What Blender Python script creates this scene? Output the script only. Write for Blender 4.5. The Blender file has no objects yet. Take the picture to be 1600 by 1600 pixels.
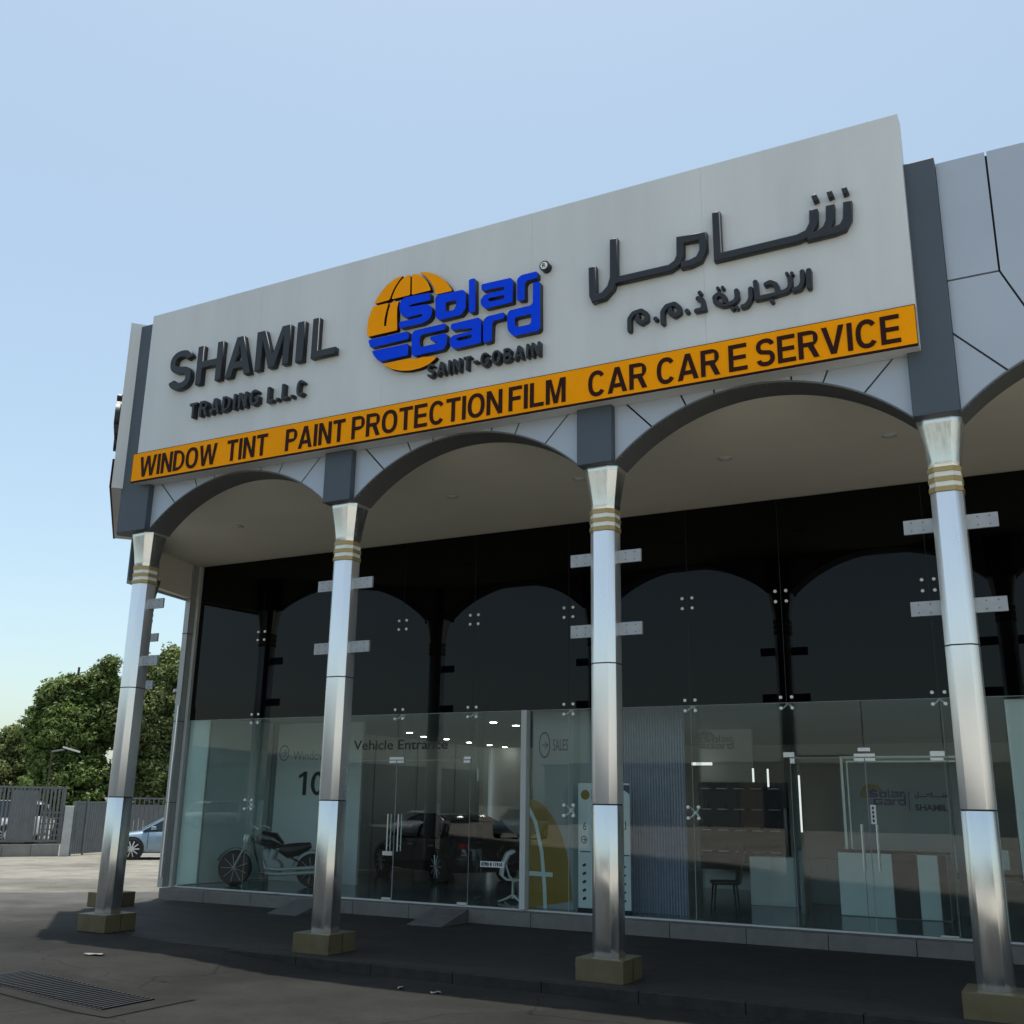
import bpy, bmesh, math, random
import numpy as np
from mathutils import Matrix, Vector
R = math.radians
K = 4.0            # metres per column bay; plans below are in bays, U() turns them into metres
scene = bpy.context.scene
COL = scene.collection

# ---------------------------------------------------------------- camera
cam = bpy.data.cameras.new('camera')
cam.sensor_width = 36.0
cam.lens = 36.0 * 1639.28 / 1600.0
cam.clip_start = 0.1; cam.clip_end = 3000
camo = bpy.data.objects.new('camera', cam); COL.objects.link(camo)
r_ = Vector((0.88263359, 0.46980319, 0.01558553))
u_ = Vector((0.11296258, -0.24417764, 0.96312862))
f_ = Vector((-0.45628653, 0.84832909, 0.26858957))
CAM = Vector((3.24986, -2.94395, 0.468293)) * K
M = Matrix(((r_.x, u_.x, -f_.x, CAM.x), (r_.y, u_.y, -f_.y, CAM.y), (r_.z, u_.z, -f_.z, CAM.z), (0, 0, 0, 1)))
camo.matrix_world = M
scene.camera = camo
scene.render.resolution_x = 1024; scene.render.resolution_y = 1024

# ---------------------------------------------------------------- sky, sun, exposure
SUN_DIR = Vector((-0.15, 0.19, 2.3)).normalized()      # towards the sun
elev = math.asin(SUN_DIR.z); azim = math.atan2(SUN_DIR.x, SUN_DIR.y)
w = bpy.data.worlds.new('World'); scene.world = w; w.use_nodes = True
nt = w.node_tree; nt.nodes.clear()
sky = nt.nodes.new('ShaderNodeTexSky'); sky.sky_type = 'NISHITA'; sky.sun_disc = False
sky.sun_elevation = elev; sky.sun_rotation = azim
sky.air_density = 1.0; sky.dust_density = 2.0; sky.ozone_density = 1.6; sky.altitude = 0
bg = nt.nodes.new('ShaderNodeBackground'); bg.inputs['Strength'].default_value = 0.15
wo = nt.nodes.new('ShaderNodeOutputWorld')
wb = nt.nodes.new('ShaderNodeMix'); wb.data_type = 'RGBA'; wb.blend_type = 'MULTIPLY'; wb.inputs[0].default_value = 1.0; wb.inputs[7].default_value = (1.02, 1.09, 0.975, 1)   # camera white balance
hz = nt.nodes.new('ShaderNodeMix'); hz.data_type = 'RGBA'; hz.inputs[0].default_value = 0.25; hz.inputs[7].default_value = (2.95, 3.12, 3.22, 1)   # even dust veil
nt.links.new(sky.outputs[0], wb.inputs[6]); nt.links.new(wb.outputs[2], hz.inputs[6]); nt.links.new(hz.outputs[2], bg.inputs[0]); nt.links.new(bg.outputs[0], wo.inputs[0])
sl = bpy.data.lights.new('sun', 'SUN'); sl.energy = 3.2; sl.angle = R(0.6); sl.color = (1.0, 0.95, 0.88)
so = bpy.data.objects.new('sun', sl); COL.objects.link(so)
so.rotation_euler = SUN_DIR.to_track_quat('Z', 'Y').to_euler(); so.location = (0, 0, 60)
scene.view_settings.view_transform = 'Standard'; scene.view_settings.look = 'None'
scene.view_settings.exposure = 0.5; scene.view_settings.gamma = 1.0; scene.view_settings.use_curve_mapping = False
scene.render.engine = 'CYCLES'
scene.cycles.max_bounces = 10; scene.cycles.transparent_max_bounces = 24; scene.cycles.transmission_bounces = 10

# ---------------------------------------------------------------- materials
def mat(name, col, rough=0.6, metal=0.0, var=0.12, scale=3.0, bump=0.0, bscale=40.0, spec=0.5, emit=None, estr=0.0, stretch=(1, 1, 1), rvar=0.0, coat=0.0, bdetail=5):
    m = bpy.data.materials.new(name); m.use_nodes = True
    n = m.node_tree.nodes; l = m.node_tree.links; b = n['Principled BSDF']
    b.inputs['Roughness'].default_value = rough; b.inputs['Metallic'].default_value = metal
    b.inputs['Specular IOR Level'].default_value = spec
    if coat: b.inputs['Coat Weight'].default_value = coat; b.inputs['Coat Roughness'].default_value = 0.05
    tc = n.new('ShaderNodeTexCoord'); geo = n.new('ShaderNodeNewGeometry')
    mp = n.new('ShaderNodeMapping'); mp.inputs['Scale'].default_value = stretch
    l.new(geo.outputs['Position'], mp.inputs['Vector'])
    ns = n.new('ShaderNodeTexNoise'); ns.inputs['Scale'].default_value = scale; ns.inputs['Detail'].default_value = 6; ns.inputs['Roughness'].default_value = 0.6
    l.new(mp.outputs[0], ns.inputs['Vector'])
    mr = n.new('ShaderNodeMapRange'); mr.inputs['From Min'].default_value = 0.3; mr.inputs['From Max'].default_value = 0.7
    mr.inputs['To Min'].default_value = 1 - var; mr.inputs['To Max'].default_value = 1 + var
    l.new(ns.outputs['Fac'], mr.inputs['Value'])
    mx = n.new('ShaderNodeVectorMath'); mx.operation = 'SCALE'; mx.inputs[0].default_value = col[:3]
    l.new(mr.outputs[0], mx.inputs['Scale']); l.new(mx.outputs[0], b.inputs['Base Color'])
    if rvar:
        mr2 = n.new('ShaderNodeMapRange'); mr2.inputs['From Min'].default_value = 0.3; mr2.inputs['From Max'].default_value = 0.7
        mr2.inputs['To Min'].default_value = max(0.02, rough - rvar); mr2.inputs['To Max'].default_value = rough + rvar
        l.new(ns.outputs['Fac'], mr2.inputs['Value']); l.new(mr2.outputs[0], b.inputs['Roughness'])
    if bump:
        nb = n.new('ShaderNodeTexNoise'); nb.inputs['Scale'].default_value = bscale; nb.inputs['Detail'].default_value = bdetail
        l.new(mp.outputs[0], nb.inputs['Vector'])
        bp = n.new('ShaderNodeBump'); bp.inputs['Strength'].default_value = bump; bp.inputs['Distance'].default_value = 0.02
        l.new(nb.outputs['Fac'], bp.inputs['Height']); l.new(bp.outputs[0], b.inputs['Normal'])
    if emit:
        b.inputs['Emission Color'].default_value = (*emit, 1); b.inputs['Emission Strength'].default_value = estr
    return m

def glass_mat(name, tint, refl=1.0, rough=0.0, ior=1.5):
    m = bpy.data.materials.new(name); m.use_nodes = True
    n = m.node_tree.nodes; l = m.node_tree.links
    for x in list(n):
        if x.type == 'BSDF_PRINCIPLED': n.remove(x)
    out = [x for x in n if x.type == 'OUTPUT_MATERIAL'][0]
    t = n.new('ShaderNodeBsdfTransparent'); t.inputs[0].default_value = (*tint, 1)
    g = n.new('ShaderNodeBsdfGlossy'); g.inputs['Roughness'].default_value = rough; g.inputs[0].default_value = (refl, refl, refl, 1)
    fr = n.new('ShaderNodeFresnel'); fr.inputs[0].default_value = ior
    geo = n.new('ShaderNodeNewGeometry'); inv = n.new('ShaderNodeMath'); inv.operation = 'SUBTRACT'; inv.inputs[0].default_value = 1.0
    l.new(geo.outputs['Backfacing'], inv.inputs[1])
    mu = n.new('ShaderNodeMath'); mu.operation = 'MULTIPLY'; l.new(fr.outputs[0], mu.inputs[0]); mu.inputs[1].default_value = 1.0
    mu2 = n.new('ShaderNodeMath'); mu2.operation = 'MULTIPLY'; l.new(mu.outputs[0], mu2.inputs[0]); l.new(inv.outputs[0], mu2.inputs[1])
    mx = n.new('ShaderNodeMixShader'); l.new(mu2.outputs[0], mx.inputs[0]); l.new(t.outputs[0], mx.inputs[1]); l.new(g.outputs[0], mx.inputs[2])
    l.new(mx.outputs[0], out.inputs[0])
    return m

MT = dict(
    sign=mat('sign_white', (0.61, 0.62, 0.61), 0.45, var=0.07, scale=1.3, stretch=(1, 1, 0.18), rvar=0.05),
    fascia=mat('fascia_silver_panel', (0.42, 0.46, 0.52), 0.42, 0.15, var=0.05, scale=0.7, rvar=0.06),
    dark=mat('dark_grey_cladding', (0.062, 0.078, 0.098), 0.5, var=0.06, scale=1.2),
    darkband=mat('arch_soffit_dark', (0.12, 0.122, 0.12), 0.55, var=0.06),
    joint=mat('joint_black', (0.01, 0.01, 0.012), 0.8, var=0.0),
    soffit=mat('soffit_cream', (0.85, 0.81, 0.69), 0.75, var=0.05, scale=0.5, bump=0.05, bscale=30),
    steel=mat('brushed_steel', (0.90, 0.90, 0.89), 0.30, 0.80, var=0.025, scale=2.0, stretch=(3, 3, 0.4), rvar=0.03),
    steelworn=mat('worn_steel', (0.74, 0.74, 0.73), 0.2, 0.94, var=0.06, scale=2.0, stretch=(4, 4, 0.7), rvar=0.07, bump=0.14, bscale=0.9, bdetail=1),
    bracket=mat('galvanised_plate', (0.36, 0.37, 0.38), 0.55, 0.2, var=0.1, scale=8),
    gold=mat('gold_band', (0.42, 0.31, 0.13), 0.45, 0.35, var=0.1, scale=60),
    bandwhite=mat('white_band', (0.8, 0.78, 0.7), 0.35, 0.1, var=0.03),
    tile=mat('ochre_tile', (0.125, 0.10, 0.05), 0.38, var=0.15, scale=6, rvar=0.08),
    orange=mat('orange_acrylic', (1.0, 0.35, 0.001), 0.5, spec=0.06, var=0.06, scale=1.5),
    maroon=mat('maroon_lettering', (0.030, 0.006, 0.003), 0.6, var=0.05, spec=0.15),
    blue=mat('blue_acrylic', (0.001, 0.055, 0.78), 0.45, spec=0.08, var=0.08, scale=6),
    black=mat('black_letter_metal', (0.015, 0.016, 0.019), 0.42, var=0.15, scale=8, rvar=0.08),
    blacktrim=mat('black_letter_side', (0.008, 0.008, 0.012), 0.4),
    film=mat('black_film_glass', (0.0015, 0.0015, 0.0015), 0.015, var=0.0, spec=0.21),
    alu=mat('aluminium_frame', (0.40, 0.41, 0.40), 0.42, 0.35, var=0.05),
    alulight=mat('light_aluminium', (0.55, 0.56, 0.54), 0.5, 0.1, var=0.05),
    stepm=mat('step_stone', (0.16, 0.15, 0.135), 0.6, var=0.14, scale=6, bump=0.08),
    kerb=mat('kerb_concrete', (0.12, 0.115, 0.11), 0.85, var=0.2, scale=5, bump=0.25),
    chrome=mat('polished_bolt', (0.95, 0.95, 0.93), 0.4, 0.15, var=0.0),
    fit=mat('satin_fitting', (0.66, 0.66, 0.64), 0.35, 0.7, var=0.04),
    white=mat('interior_white', (0.80, 0.81, 0.79), 0.6, var=0.03, scale=1),
    wgrey=mat('interior_grey', (0.34, 0.36, 0.36), 0.6, var=0.05, scale=1),
    floor=mat('interior_floor', (0.17, 0.175, 0.17), 0.15, var=0.08, scale=2),
    blackm=mat('interior_black', (0.008, 0.008, 0.009), 0.4, var=0.1),
    yellow=mat('yellow_vinyl', (0.30, 0.18, 0.02), 0.5, var=0.04),
    rib=mat('ribbed_blue_grey', (0.30, 0.32, 0.42), 0.35, var=0.1, scale=10),
    led=mat('lit_lamp', (0.9, 0.9, 0.9), 0.5, emit=(1, 0.97, 0.9), estr=13.0, var=0),
    tube=mat('lit_tube', (0.9, 0.9, 0.9), 0.5, emit=(1, 0.98, 0.94), estr=0.7, var=0),
    lampoff=mat('lamp_glass', (0.75, 0.75, 0.72), 0.3, var=0.03),
    banner=mat('banner_sheet', (0.72, 0.74, 0.75), 0.5, var=0.02),
    drain=mat('drain_surround', (0.022, 0.0215, 0.0195), 0.9, spec=0.15, var=0.2, scale=4, bump=0.2),
    scrap=mat('old_paper', (0.22, 0.21, 0.19), 0.8, var=0.1),
    paper=mat('printed_white', (0.72, 0.75, 0.76), 0.5, var=0.03),
    rubber=mat('rubber', (0.012, 0.012, 0.012), 0.7, var=0.1),
    carblue=mat('pale_blue_paint', (0.26, 0.36, 0.44), 0.25, 0.3, var=0.03, coat=0.8),
    carwhite=mat('white_paint', (0.75, 0.76, 0.76), 0.25, 0.0, var=0.03, coat=0.8),
    carblack=mat('black_paint', (0.008, 0.009, 0.01), 0.12, 0.0, var=0.03, coat=1.0),
    carglass=mat('car_glass', (0.006, 0.008, 0.009), 0.03, spec=0.8, var=0),
    fence=mat('grey_painted_steel', (0.155, 0.16, 0.16), 0.6, 0.1, var=0.12, scale=3),
    concrete=mat('old_concrete', (0.25, 0.24, 0.215), 0.9, var=0.22, scale=1.5, bump=0.3, bscale=12),
    whitewall=mat('painted_post', (0.50, 0.49, 0.46), 0.8, var=0.15, scale=3),
    leafa=mat('leaf_green', (0.145, 0.20, 0.055), 0.5, var=0.55, scale=1.1),
    leafb=mat('leaf_olive', (0.185, 0.225, 0.08), 0.5, var=0.5, scale=0.9),
    bark=mat('bark', (0.09, 0.07, 0.05), 0.9, var=0.3, scale=8, bump=0.5),
    iron=mat('cast_iron', (0.026, 0.026, 0.027), 0.6, 0.4, var=0.25, scale=20),
    wall_tan=mat('warehouse_wall', (0.36, 0.33, 0.28), 0.85, var=0.1, scale=0.6),
    wall_grey=mat('warehouse_grey', (0.22, 0.23, 0.24), 0.7, var=0.1, scale=0.6),
    navy=mat('navy_print', (0.02, 0.03, 0.12), 0.5, var=0),
    bluegrey=mat('faded_blue_print', (0.05, 0.07, 0.2), 0.5, var=0),
    tealg=mat('frosted_teal', (0.66, 0.75, 0.74), 0.5, var=0.04),
)
MT['glass'] = glass_mat('clear_glass', (0.88, 0.93, 0.92), 1.0, ior=1.55)
MT['frost'] = glass_mat('pale_film_glass', (0.62, 0.72, 0.72), 1.0, ior=1.55)
def two_sided_leaf(m, k=0.35):
    n = m.node_tree.nodes; l = m.node_tree.links; b = n['Principled BSDF']; b.inputs['Specular IOR Level'].default_value = 0.3
    out = [x for x in n if x.type == 'OUTPUT_MATERIAL'][0]; tr = n.new('ShaderNodeBsdfTranslucent'); mx = n.new('ShaderNodeMixShader'); mx.inputs[0].default_value = k
    l.new(b.inputs['Base Color'].links[0].from_socket, tr.inputs[0]); l.new(b.outputs[0], mx.inputs[1]); l.new(tr.outputs[0], mx.inputs[2]); l.new(mx.outputs[0], out.inputs[0])
MT['frostd'] = mat('frosted_film', (0.72, 0.82, 0.80), 0.5, var=0.03)
for k in ('leafa', 'leafb', 'frostd'): two_sided_leaf(MT[k], 0.7 if k == 'frostd' else 0.35)

# ---------------------------------------------------------------- mesh helpers
class MB:
    """collects shapes, builds ONE mesh object. s = scale of the plan coordinates to metres"""
    def __init__(self, s=K): self.v = []; self.f = []; self.s = s; self.mi = []; self.cur = 0; self.smooth = False
    def add(self, vs, fs):
        o = len(self.v); self.v += [tuple(p) for p in vs]; self.f += [tuple(i + o for i in f) for f in fs]; self.mi += [self.cur] * len(fs)
        return self
    def box(self, x0, x1, y0, y1, z0, z1):
        return self.add([(x0, y0, z0), (x1, y0, z0), (x1, y1, z0), (x0, y1, z0), (x0, y0, z1), (x1, y0, z1), (x1, y1, z1), (x0, y1, z1)],
                        [(3, 2, 1, 0), (4, 5, 6, 7), (0, 1, 5, 4), (1, 2, 6, 5), (2, 3, 7, 6), (3, 0, 4, 7)])
    def prism(self, poly, a0, a1, axis='z'):
        """poly is extruded from a0 to a1 along the axis; poly coordinates are the other two in order"""
        n = len(poly)
        area = sum(poly[i][0] * poly[(i + 1) % n][1] - poly[(i + 1) % n][0] * poly[i][1] for i in range(n))
        if area < 0: poly = poly[::-1]
        def P(p, a): return {'z': (p[0], p[1], a), 'y': (p[0], a, p[1]), 'x': (a, p[0], p[1])}[axis]
        vs = [P(p, a0) for p in poly] + [P(p, a1) for p in poly]
        fl = axis == 'y'
        fs = [tuple(range(n))[::-1], tuple(range(n, 2 * n))] + [(i, (i + 1) % n, n + (i + 1) % n, n + i) for i in range(n)]
        if (a1 < a0) != fl: fs = [f[::-1] for f in fs]
        return self.add(vs, fs)
    def tube(self, pts, r, n=8, cap=True):
        pts = [Vector(p) for p in pts]; rs = r if isinstance(r, (list, tuple)) else [r] * len(pts)
        vs = []; up = Vector((0, 0, 1))
        for i, p in enumerate(pts):
            d = (pts[min(i + 1, len(pts) - 1)] - pts[max(i - 1, 0)]).normalized()
            a = d.cross(up if abs(d.z) < 0.95 else Vector((1, 0, 0))).normalized(); b = d.cross(a)
            for k in range(n):
                t = 2 * math.pi * k / n; vs.append(p + (a * math.cos(t) + b * math.sin(t)) * rs[i])
        fs = [(i * n + k, i * n + (k + 1) % n, (i + 1) * n + (k + 1) % n, (i + 1) * n + k) for i in range(len(pts) - 1) for k in range(n)]
        if cap: fs += [tuple(range(n))[::-1], tuple(range((len(pts) - 1) * n, len(pts) * n))]
        return self.add(vs, fs)
    def lathe(self, prof, cx=0, cy=0, n=24, axis='z', c=(0, 0, 0)):
        vs = []
        for (r, h) in prof:
            for k in range(n):
                t = 2 * math.pi * k / n; a, b = r * math.cos(t), r * math.sin(t)
                q = {'z': (a, b, h), 'y': (a, h, b), 'x': (h, a, b)}[axis]
                vs.append((q[0] + c[0] + cx, q[1] + c[1] + cy, q[2] + c[2]))
        fs = [(i * n + k, i * n + (k + 1) % n, (i + 1) * n + (k + 1) % n, (i + 1) * n + k) for i in range(len(prof) - 1) for k in range(n)]
        fs += [tuple(range(n))[::-1], tuple(range((len(prof) - 1) * n, len(prof) * n))]
        return self.add(vs, fs)
    def mesh(self, name, mats, smooth=False, bevel=0.0, org=Vector((0, 0, 0)), fix=True):
        me = bpy.data.meshes.new(name)
        me.from_pydata([tuple(Vector(p) * self.s - org) for p in self.v], [], self.f)
        for m in (mats if isinstance(mats, (list, tuple)) else [mats]): me.materials.append(m)
        me.polygons.foreach_set('material_index', self.mi)
        if bevel or fix:
            bm = bmesh.new(); bm.from_mesh(me)
            bmesh.ops.recalc_face_normals(bm, faces=bm.faces)
            if bevel:
                es = [e for e in bm.edges if len(e.link_faces) == 2 and e.calc_face_angle(0) > 0.5]
                bmesh.ops.bevel(bm, geom=es, offset=bevel, segments=2, affect='EDGES', profile=0.5)
            bm.to_mesh(me); bm.free()
        if smooth: me.polygons.foreach_set('use_smooth', [True] * len(me.polygons)); me.set_sharp_from_angle(angle=R(40))
        me.update(); return me
    def build(self, name, mats, parent=None, smooth=False, bevel=0.0, T=None, fix=True):
        """T: local frame -> world (metres). The object's origin sits at the parent's origin."""
        org = Vector((0, 0, 0))
        me = self.mesh(name, mats, smooth, bevel, fix=fix)
        o = bpy.data.objects.new(name, me); COL.objects.link(o)
        place(o, parent, T); return o
WORLD = {}
def place(o, parent=None, T=None):
    T = T or Matrix.Identity(4)
    WORLD[o.name] = T
    if parent is not None:
        o.parent = parent; o.matrix_parent_inverse = Matrix.Identity(4)
        o.matrix_basis = WORLD[parent.name].inverted() @ T
    else: o.matrix_basis = T
    return o
def tag(o, label=None, cat=None, group=None, kind=None):
    if label: o['label'] = label
    if cat: o['category'] = cat
    if group: o['group'] = group
    if kind: o['kind'] = kind
    return o
def empty(name, T=None):
    o = bpy.data.objects.new(name, None); COL.objects.link(o); o.empty_display_size = 0.3
    return place(o, None, T)
def TR(x, y, z=0, rz=0, s=K): return Matrix.Translation((x * s, y * s, z * s)) @ Matrix.Rotation(rz, 4, 'Z')
def share(o, parent=None, T=None, name=None):
    """a copy of o (mesh data shared)"""
    c = o.copy(); c.name = name or o.name.split('.')[0]; COL.objects.link(c); c.parent = None
    return place(c, parent, T)
def copy_tree(o, T, parent=None):
    """copy a thing and, in turn, its parts and sub-parts, to frame T"""
    W0 = WORLD[o.name]; c = o.copy(); COL.objects.link(c); c.parent = None; place(c, parent, T)
    for ch in list(o.children):
        copy_tree(ch, T @ W0.inverted() @ WORLD[ch.name], c)
    return c
FX = Matrix.Rotation(R(90), 4, 'X')    # text plane: curve x -> x, curve y -> z, extrusion -> -y
def curve_mesh(name, loops, depth, mats, bevel=0.0):
    """closed loops of (x, z) with holes -> solid facing -y, back at y = 0, front at y = -depth. metres"""
    cu = bpy.data.curves.new(name, 'CURVE'); cu.dimensions = '2D'; cu.fill_mode = 'BOTH'
    for lp in loops:
        sp = cu.splines.new('POLY'); sp.points.add(len(lp) - 1)
        for p, q in zip(sp.points, lp): p.co = (q[0], q[1], 0, 1)
        sp.use_cyclic_u = True
    cu.extrude = depth / 2 - bevel; cu.bevel_depth = bevel; cu.bevel_resolution = 1; cu.offset = -bevel
    return _cu(cu, name, depth, mats)
def _cu(cu, name, depth, mats):
    o = bpy.data.objects.new(name + '_tmp', cu)
    COL.objects.link(o); dg = bpy.context.evaluated_depsgraph_get()
    me = bpy.data.meshes.new_from_object(o.evaluated_get(dg)); bpy.data.objects.remove(o); bpy.data.curves.remove(cu)
    me.transform(Matrix.Translation((0, -depth / 2, 0)) @ FX)
    me.materials.clear()
    ms = mats if isinstance(mats, (list, tuple)) else [mats]
    for m in ms: me.materials.append(m)
    if len(ms) > 1:
        for p in me.polygons: p.material_index = 0 if (p.normal.y < -0.9) else 1
    else:
        for p in me.polygons: p.material_index = 0
    me.name = name; return me
_gl = {}
def glyph(ch, bold):
    """outline mesh (flat) bounds of a glyph: returns text-curve settings"""
    cu = bpy.data.curves.new('g', 'FONT'); cu.body = ch; cu.size = 1.0; cu.offset = bold; return cu
def text_mesh(name, body, depth, mats, bold=0.0, bevel=0.0):
    cu = glyph(body, bold); cu.extrude = max(depth / 2 - bevel, 0.0001); cu.bevel_depth = bevel; cu.bevel_resolution = 1; cu.resolution_u = 4
    return _cu(cu, name, depth, mats)
def bounds(me):
    a = np.empty(len(me.vertices) * 3); me.vertices.foreach_get('co', a); a = a.reshape(-1, 3); return a.min(0), a.max(0)
def fit_text(name, body, x0, x1, z0, z1, y, depth, mats, parent, bold=0.0, bevel=0.0, T=None):
    """one mesh for the body, scaled into the rectangle (plan units) on plane y, facing -y"""
    d = depth * K
    me = text_mesh(name, body, d, mats, bold, bevel)
    lo, hi = bounds(me)
    sx = (x1 - x0) * K / (hi[0] - lo[0]); sz = (z1 - z0) * K / (hi[2] - lo[2])
    me.transform(Matrix.Diagonal((sx, 1, sz, 1)) @ Matrix.Translation((-lo[0], 0, -lo[2])))
    o = bpy.data.objects.new(name, me); COL.objects.link(o)
    return place(o, parent, (T or Matrix.Identity(4)) @ Matrix.Translation((x0 * K, y * K, z0 * K)))
def stroke(pts, wd):
    """outline polygon of a polyline of width wd with mitred joins and butt ends"""
    P = [Vector(p) for p in pts]; L = []; Rr = []
    for i, p in enumerate(P):
        d0 = (P[i] - P[i - 1]).normalized() if i else None; d1 = (P[i + 1] - P[i]).normalized() if i < len(P) - 1 else None
        if d0 is None: d0 = d1
        if d1 is None: d1 = d0
        n0 = Vector((-d0.y, d0.x)); n1 = Vector((-d1.y, d1.x)); n = n0 + n1
        if n.length < 1e-4: n = n0
        n.normalize(); c = max(n.dot(n0), 0.55); q = n * (wd / 2 / c)
        L.append((p + q)[:]); Rr.append((p - q)[:])
    return L + Rr[::-1]
# ---------------------------------------------------------------- sign-writer's capitals: outlines with a constant stem
NATW = dict(A=.98, B=.84, C=.90, D=.88, E=.78, F=.72, G=.95, H=.86, I=0, L=.74, M=1.04, N=.88, O=.96, P=.82, R=.88, S=.82, T=.82, V=.94, W=1.36)
def arc_(cx, cy, rx, ry, a0, a1, n=14, p=0.86):
    out = []
    for i in range(n + 1):
        a = R(a0 + (a1 - a0) * i / n); c, s = math.cos(a), math.sin(a)
        out.append((cx + rx * math.copysign(abs(c) ** p, c), cy + ry * math.copysign(abs(s) ** p, s)))
    return out
def glyph_loops(ch, w, s):
    t = s * 0.92; m = 0.5
    if ch == 'I': return [[(0, 0), (s, 0), (s, 1), (0, 1)]]
    if ch == '.': return [[(0, 0), (s, 0), (s, s), (0, s)]]
    if ch == '-': return [[(0, .40), (w, .40), (w, .40 + t), (0, .40 + t)]]
    if ch == 'L': return [[(0, 0), (w, 0), (w, t), (s, t), (s, 1), (0, 1)]]
    if ch == 'T': return [[((w - s) / 2, 0), ((w + s) / 2, 0), ((w + s) / 2, 1 - t), (w, 1 - t), (w, 1), (0, 1), (0, 1 - t), ((w - s) / 2, 1 - t)]]
    if ch == 'E': return [[(0, 0), (w, 0), (w, t), (s, t), (s, m - t / 2), (w * .93, m - t / 2), (w * .93, m + t / 2), (s, m + t / 2), (s, 1 - t), (w * .98, 1 - t), (w * .98, 1), (0, 1)]]
    if ch == 'F': return [[(0, 0), (s, 0), (s, m - t / 2), (w * .9, m - t / 2), (w * .9, m + t / 2), (s, m + t / 2), (s, 1 - t), (w, 1 - t), (w, 1), (0, 1)]]
    if ch == 'H': return [[(0, 0), (s, 0), (s, m - t / 2), (w - s, m - t / 2), (w - s, 0), (w, 0), (w, 1), (w - s, 1), (w - s, m + t / 2), (s, m + t / 2), (s, 1), (0, 1)]]
    if ch == 'N':
        d = s * 1.12; return [[(0, 0), (s, 0), (s, .70), (w - d, 0), (w, 0), (w, 1), (w - s, 1), (w - s, .30), (d, 1), (0, 1)]]
    if ch == 'M':
        c = w / 2; k = s * .52; return [[(0, 0), (s, 0), (s, .78), (c - k, 0), (c + k, 0), (w - s, .78), (w - s, 0), (w, 0), (w, 1), (w - s * 1.38, 1), (c, .27), (s * 1.38, 1), (0, 1)]]
    if ch == 'V':
        k = s * .55; e = s * 1.06; return [[(w / 2 - k, 0), (w / 2 + k, 0), (w, 1), (w - e, 1), (w / 2, .24), (e, 1), (0, 1)]]
    if ch == 'W':
        e = s * 1.0; a = w * .265; k = s * .52; c = w / 2
        return [[(a - k, 0), (a + k, 0), (c, .72), (w - a - k, 0), (w - a + k, 0), (w, 1), (w - e, 1), (w - a, .26), (c + k, 1), (c - k, 1), (a, .26), (e, 1), (0, 1)]]
    if ch == 'A':
        k = s * .56; e = s * 1.08; z0, z1 = .20, .20 + t
        xi = lambda z: e + (w / 2 - e) * z / .80      # inner edge of the left leg
        return [[(0, 0), (e, 0), (xi(z0), z0), (w - xi(z0), z0), (w - e, 0), (w, 0), (w / 2 + k, 1), (w / 2 - k, 1)], [(xi(z1 + .02), z1), (w - xi(z1 + .02), z1), (w / 2, .79)]]
    if ch == 'O': return [arc_(w / 2, .5, w / 2, .51, 0, 360, 40)[:-1], arc_(w / 2, .5, w / 2 - s, .51 - t, 0, 360, 40)[:-1]]
    if ch == 'C': return [stroke(arc_(w / 2 + .01, .5, w / 2 - s / 2, .51 - t / 2, 38, 322, 30), s * .96)]
    if ch == 'G': return [stroke(arc_(w / 2, .5, w / 2 - s / 2, .51 - t / 2, 40, 318, 28) + [(w - s / 2, .20), (w - s / 2, .45), (w * .56, .45)], s * .96)]
    if ch == 'S':
        ry = (1.02 - t) / 4; a = (w - s) / 2
        return [stroke(arc_(w / 2, .5 + ry, a, ry, 12, 250, 22)[:-1] + arc_(w / 2, .5 - ry, a, ry, 70, -168, 22)[1:], s * .94)]
    def bowl(x0, y0, y1, xr, inset=0):
        ry = (y1 - y0) / 2 - inset; cx = xr - min(ry * 1.1, (xr - x0) * .8)
        return [(x0, y0 + inset)] + arc_(cx, (y0 + y1) / 2, xr - inset * 1.04 - cx, ry, -90, 90, 14, .9) + [(x0, y1 - inset)]
    if ch == 'D': return [bowl(0, 0, 1, w), bowl(s, 0, 1, w, t)]
    if ch == 'P': o = bowl(0, .38, 1, w); return [[(0, 0), (s, 0), (s, .38)] + o[1:], bowl(s, .38, 1, w, t)]
    if ch == 'R':
        o = bowl(0, .42, 1, w * .96); return [[(0, 0), (s, 0), (s, .42), (w * .46, .42), (w - s * 1.15, 0), (w, 0), (w * .74, .44)] + [q for q in o[1:] if q[0] > w * .76 or q[1] > .9], bowl(s, .42, 1, w * .96, t)]
    if ch == 'B':
        lo = bowl(0, 0, .55, w); hi = bowl(0, .50, 1, w * .94)
        return [lo[:-1][:12] + [q for q in hi[1:] if q[1] > .58], bowl(s, 0, .55, w, t), bowl(s, .5, 1, w * .94, t)]
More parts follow.
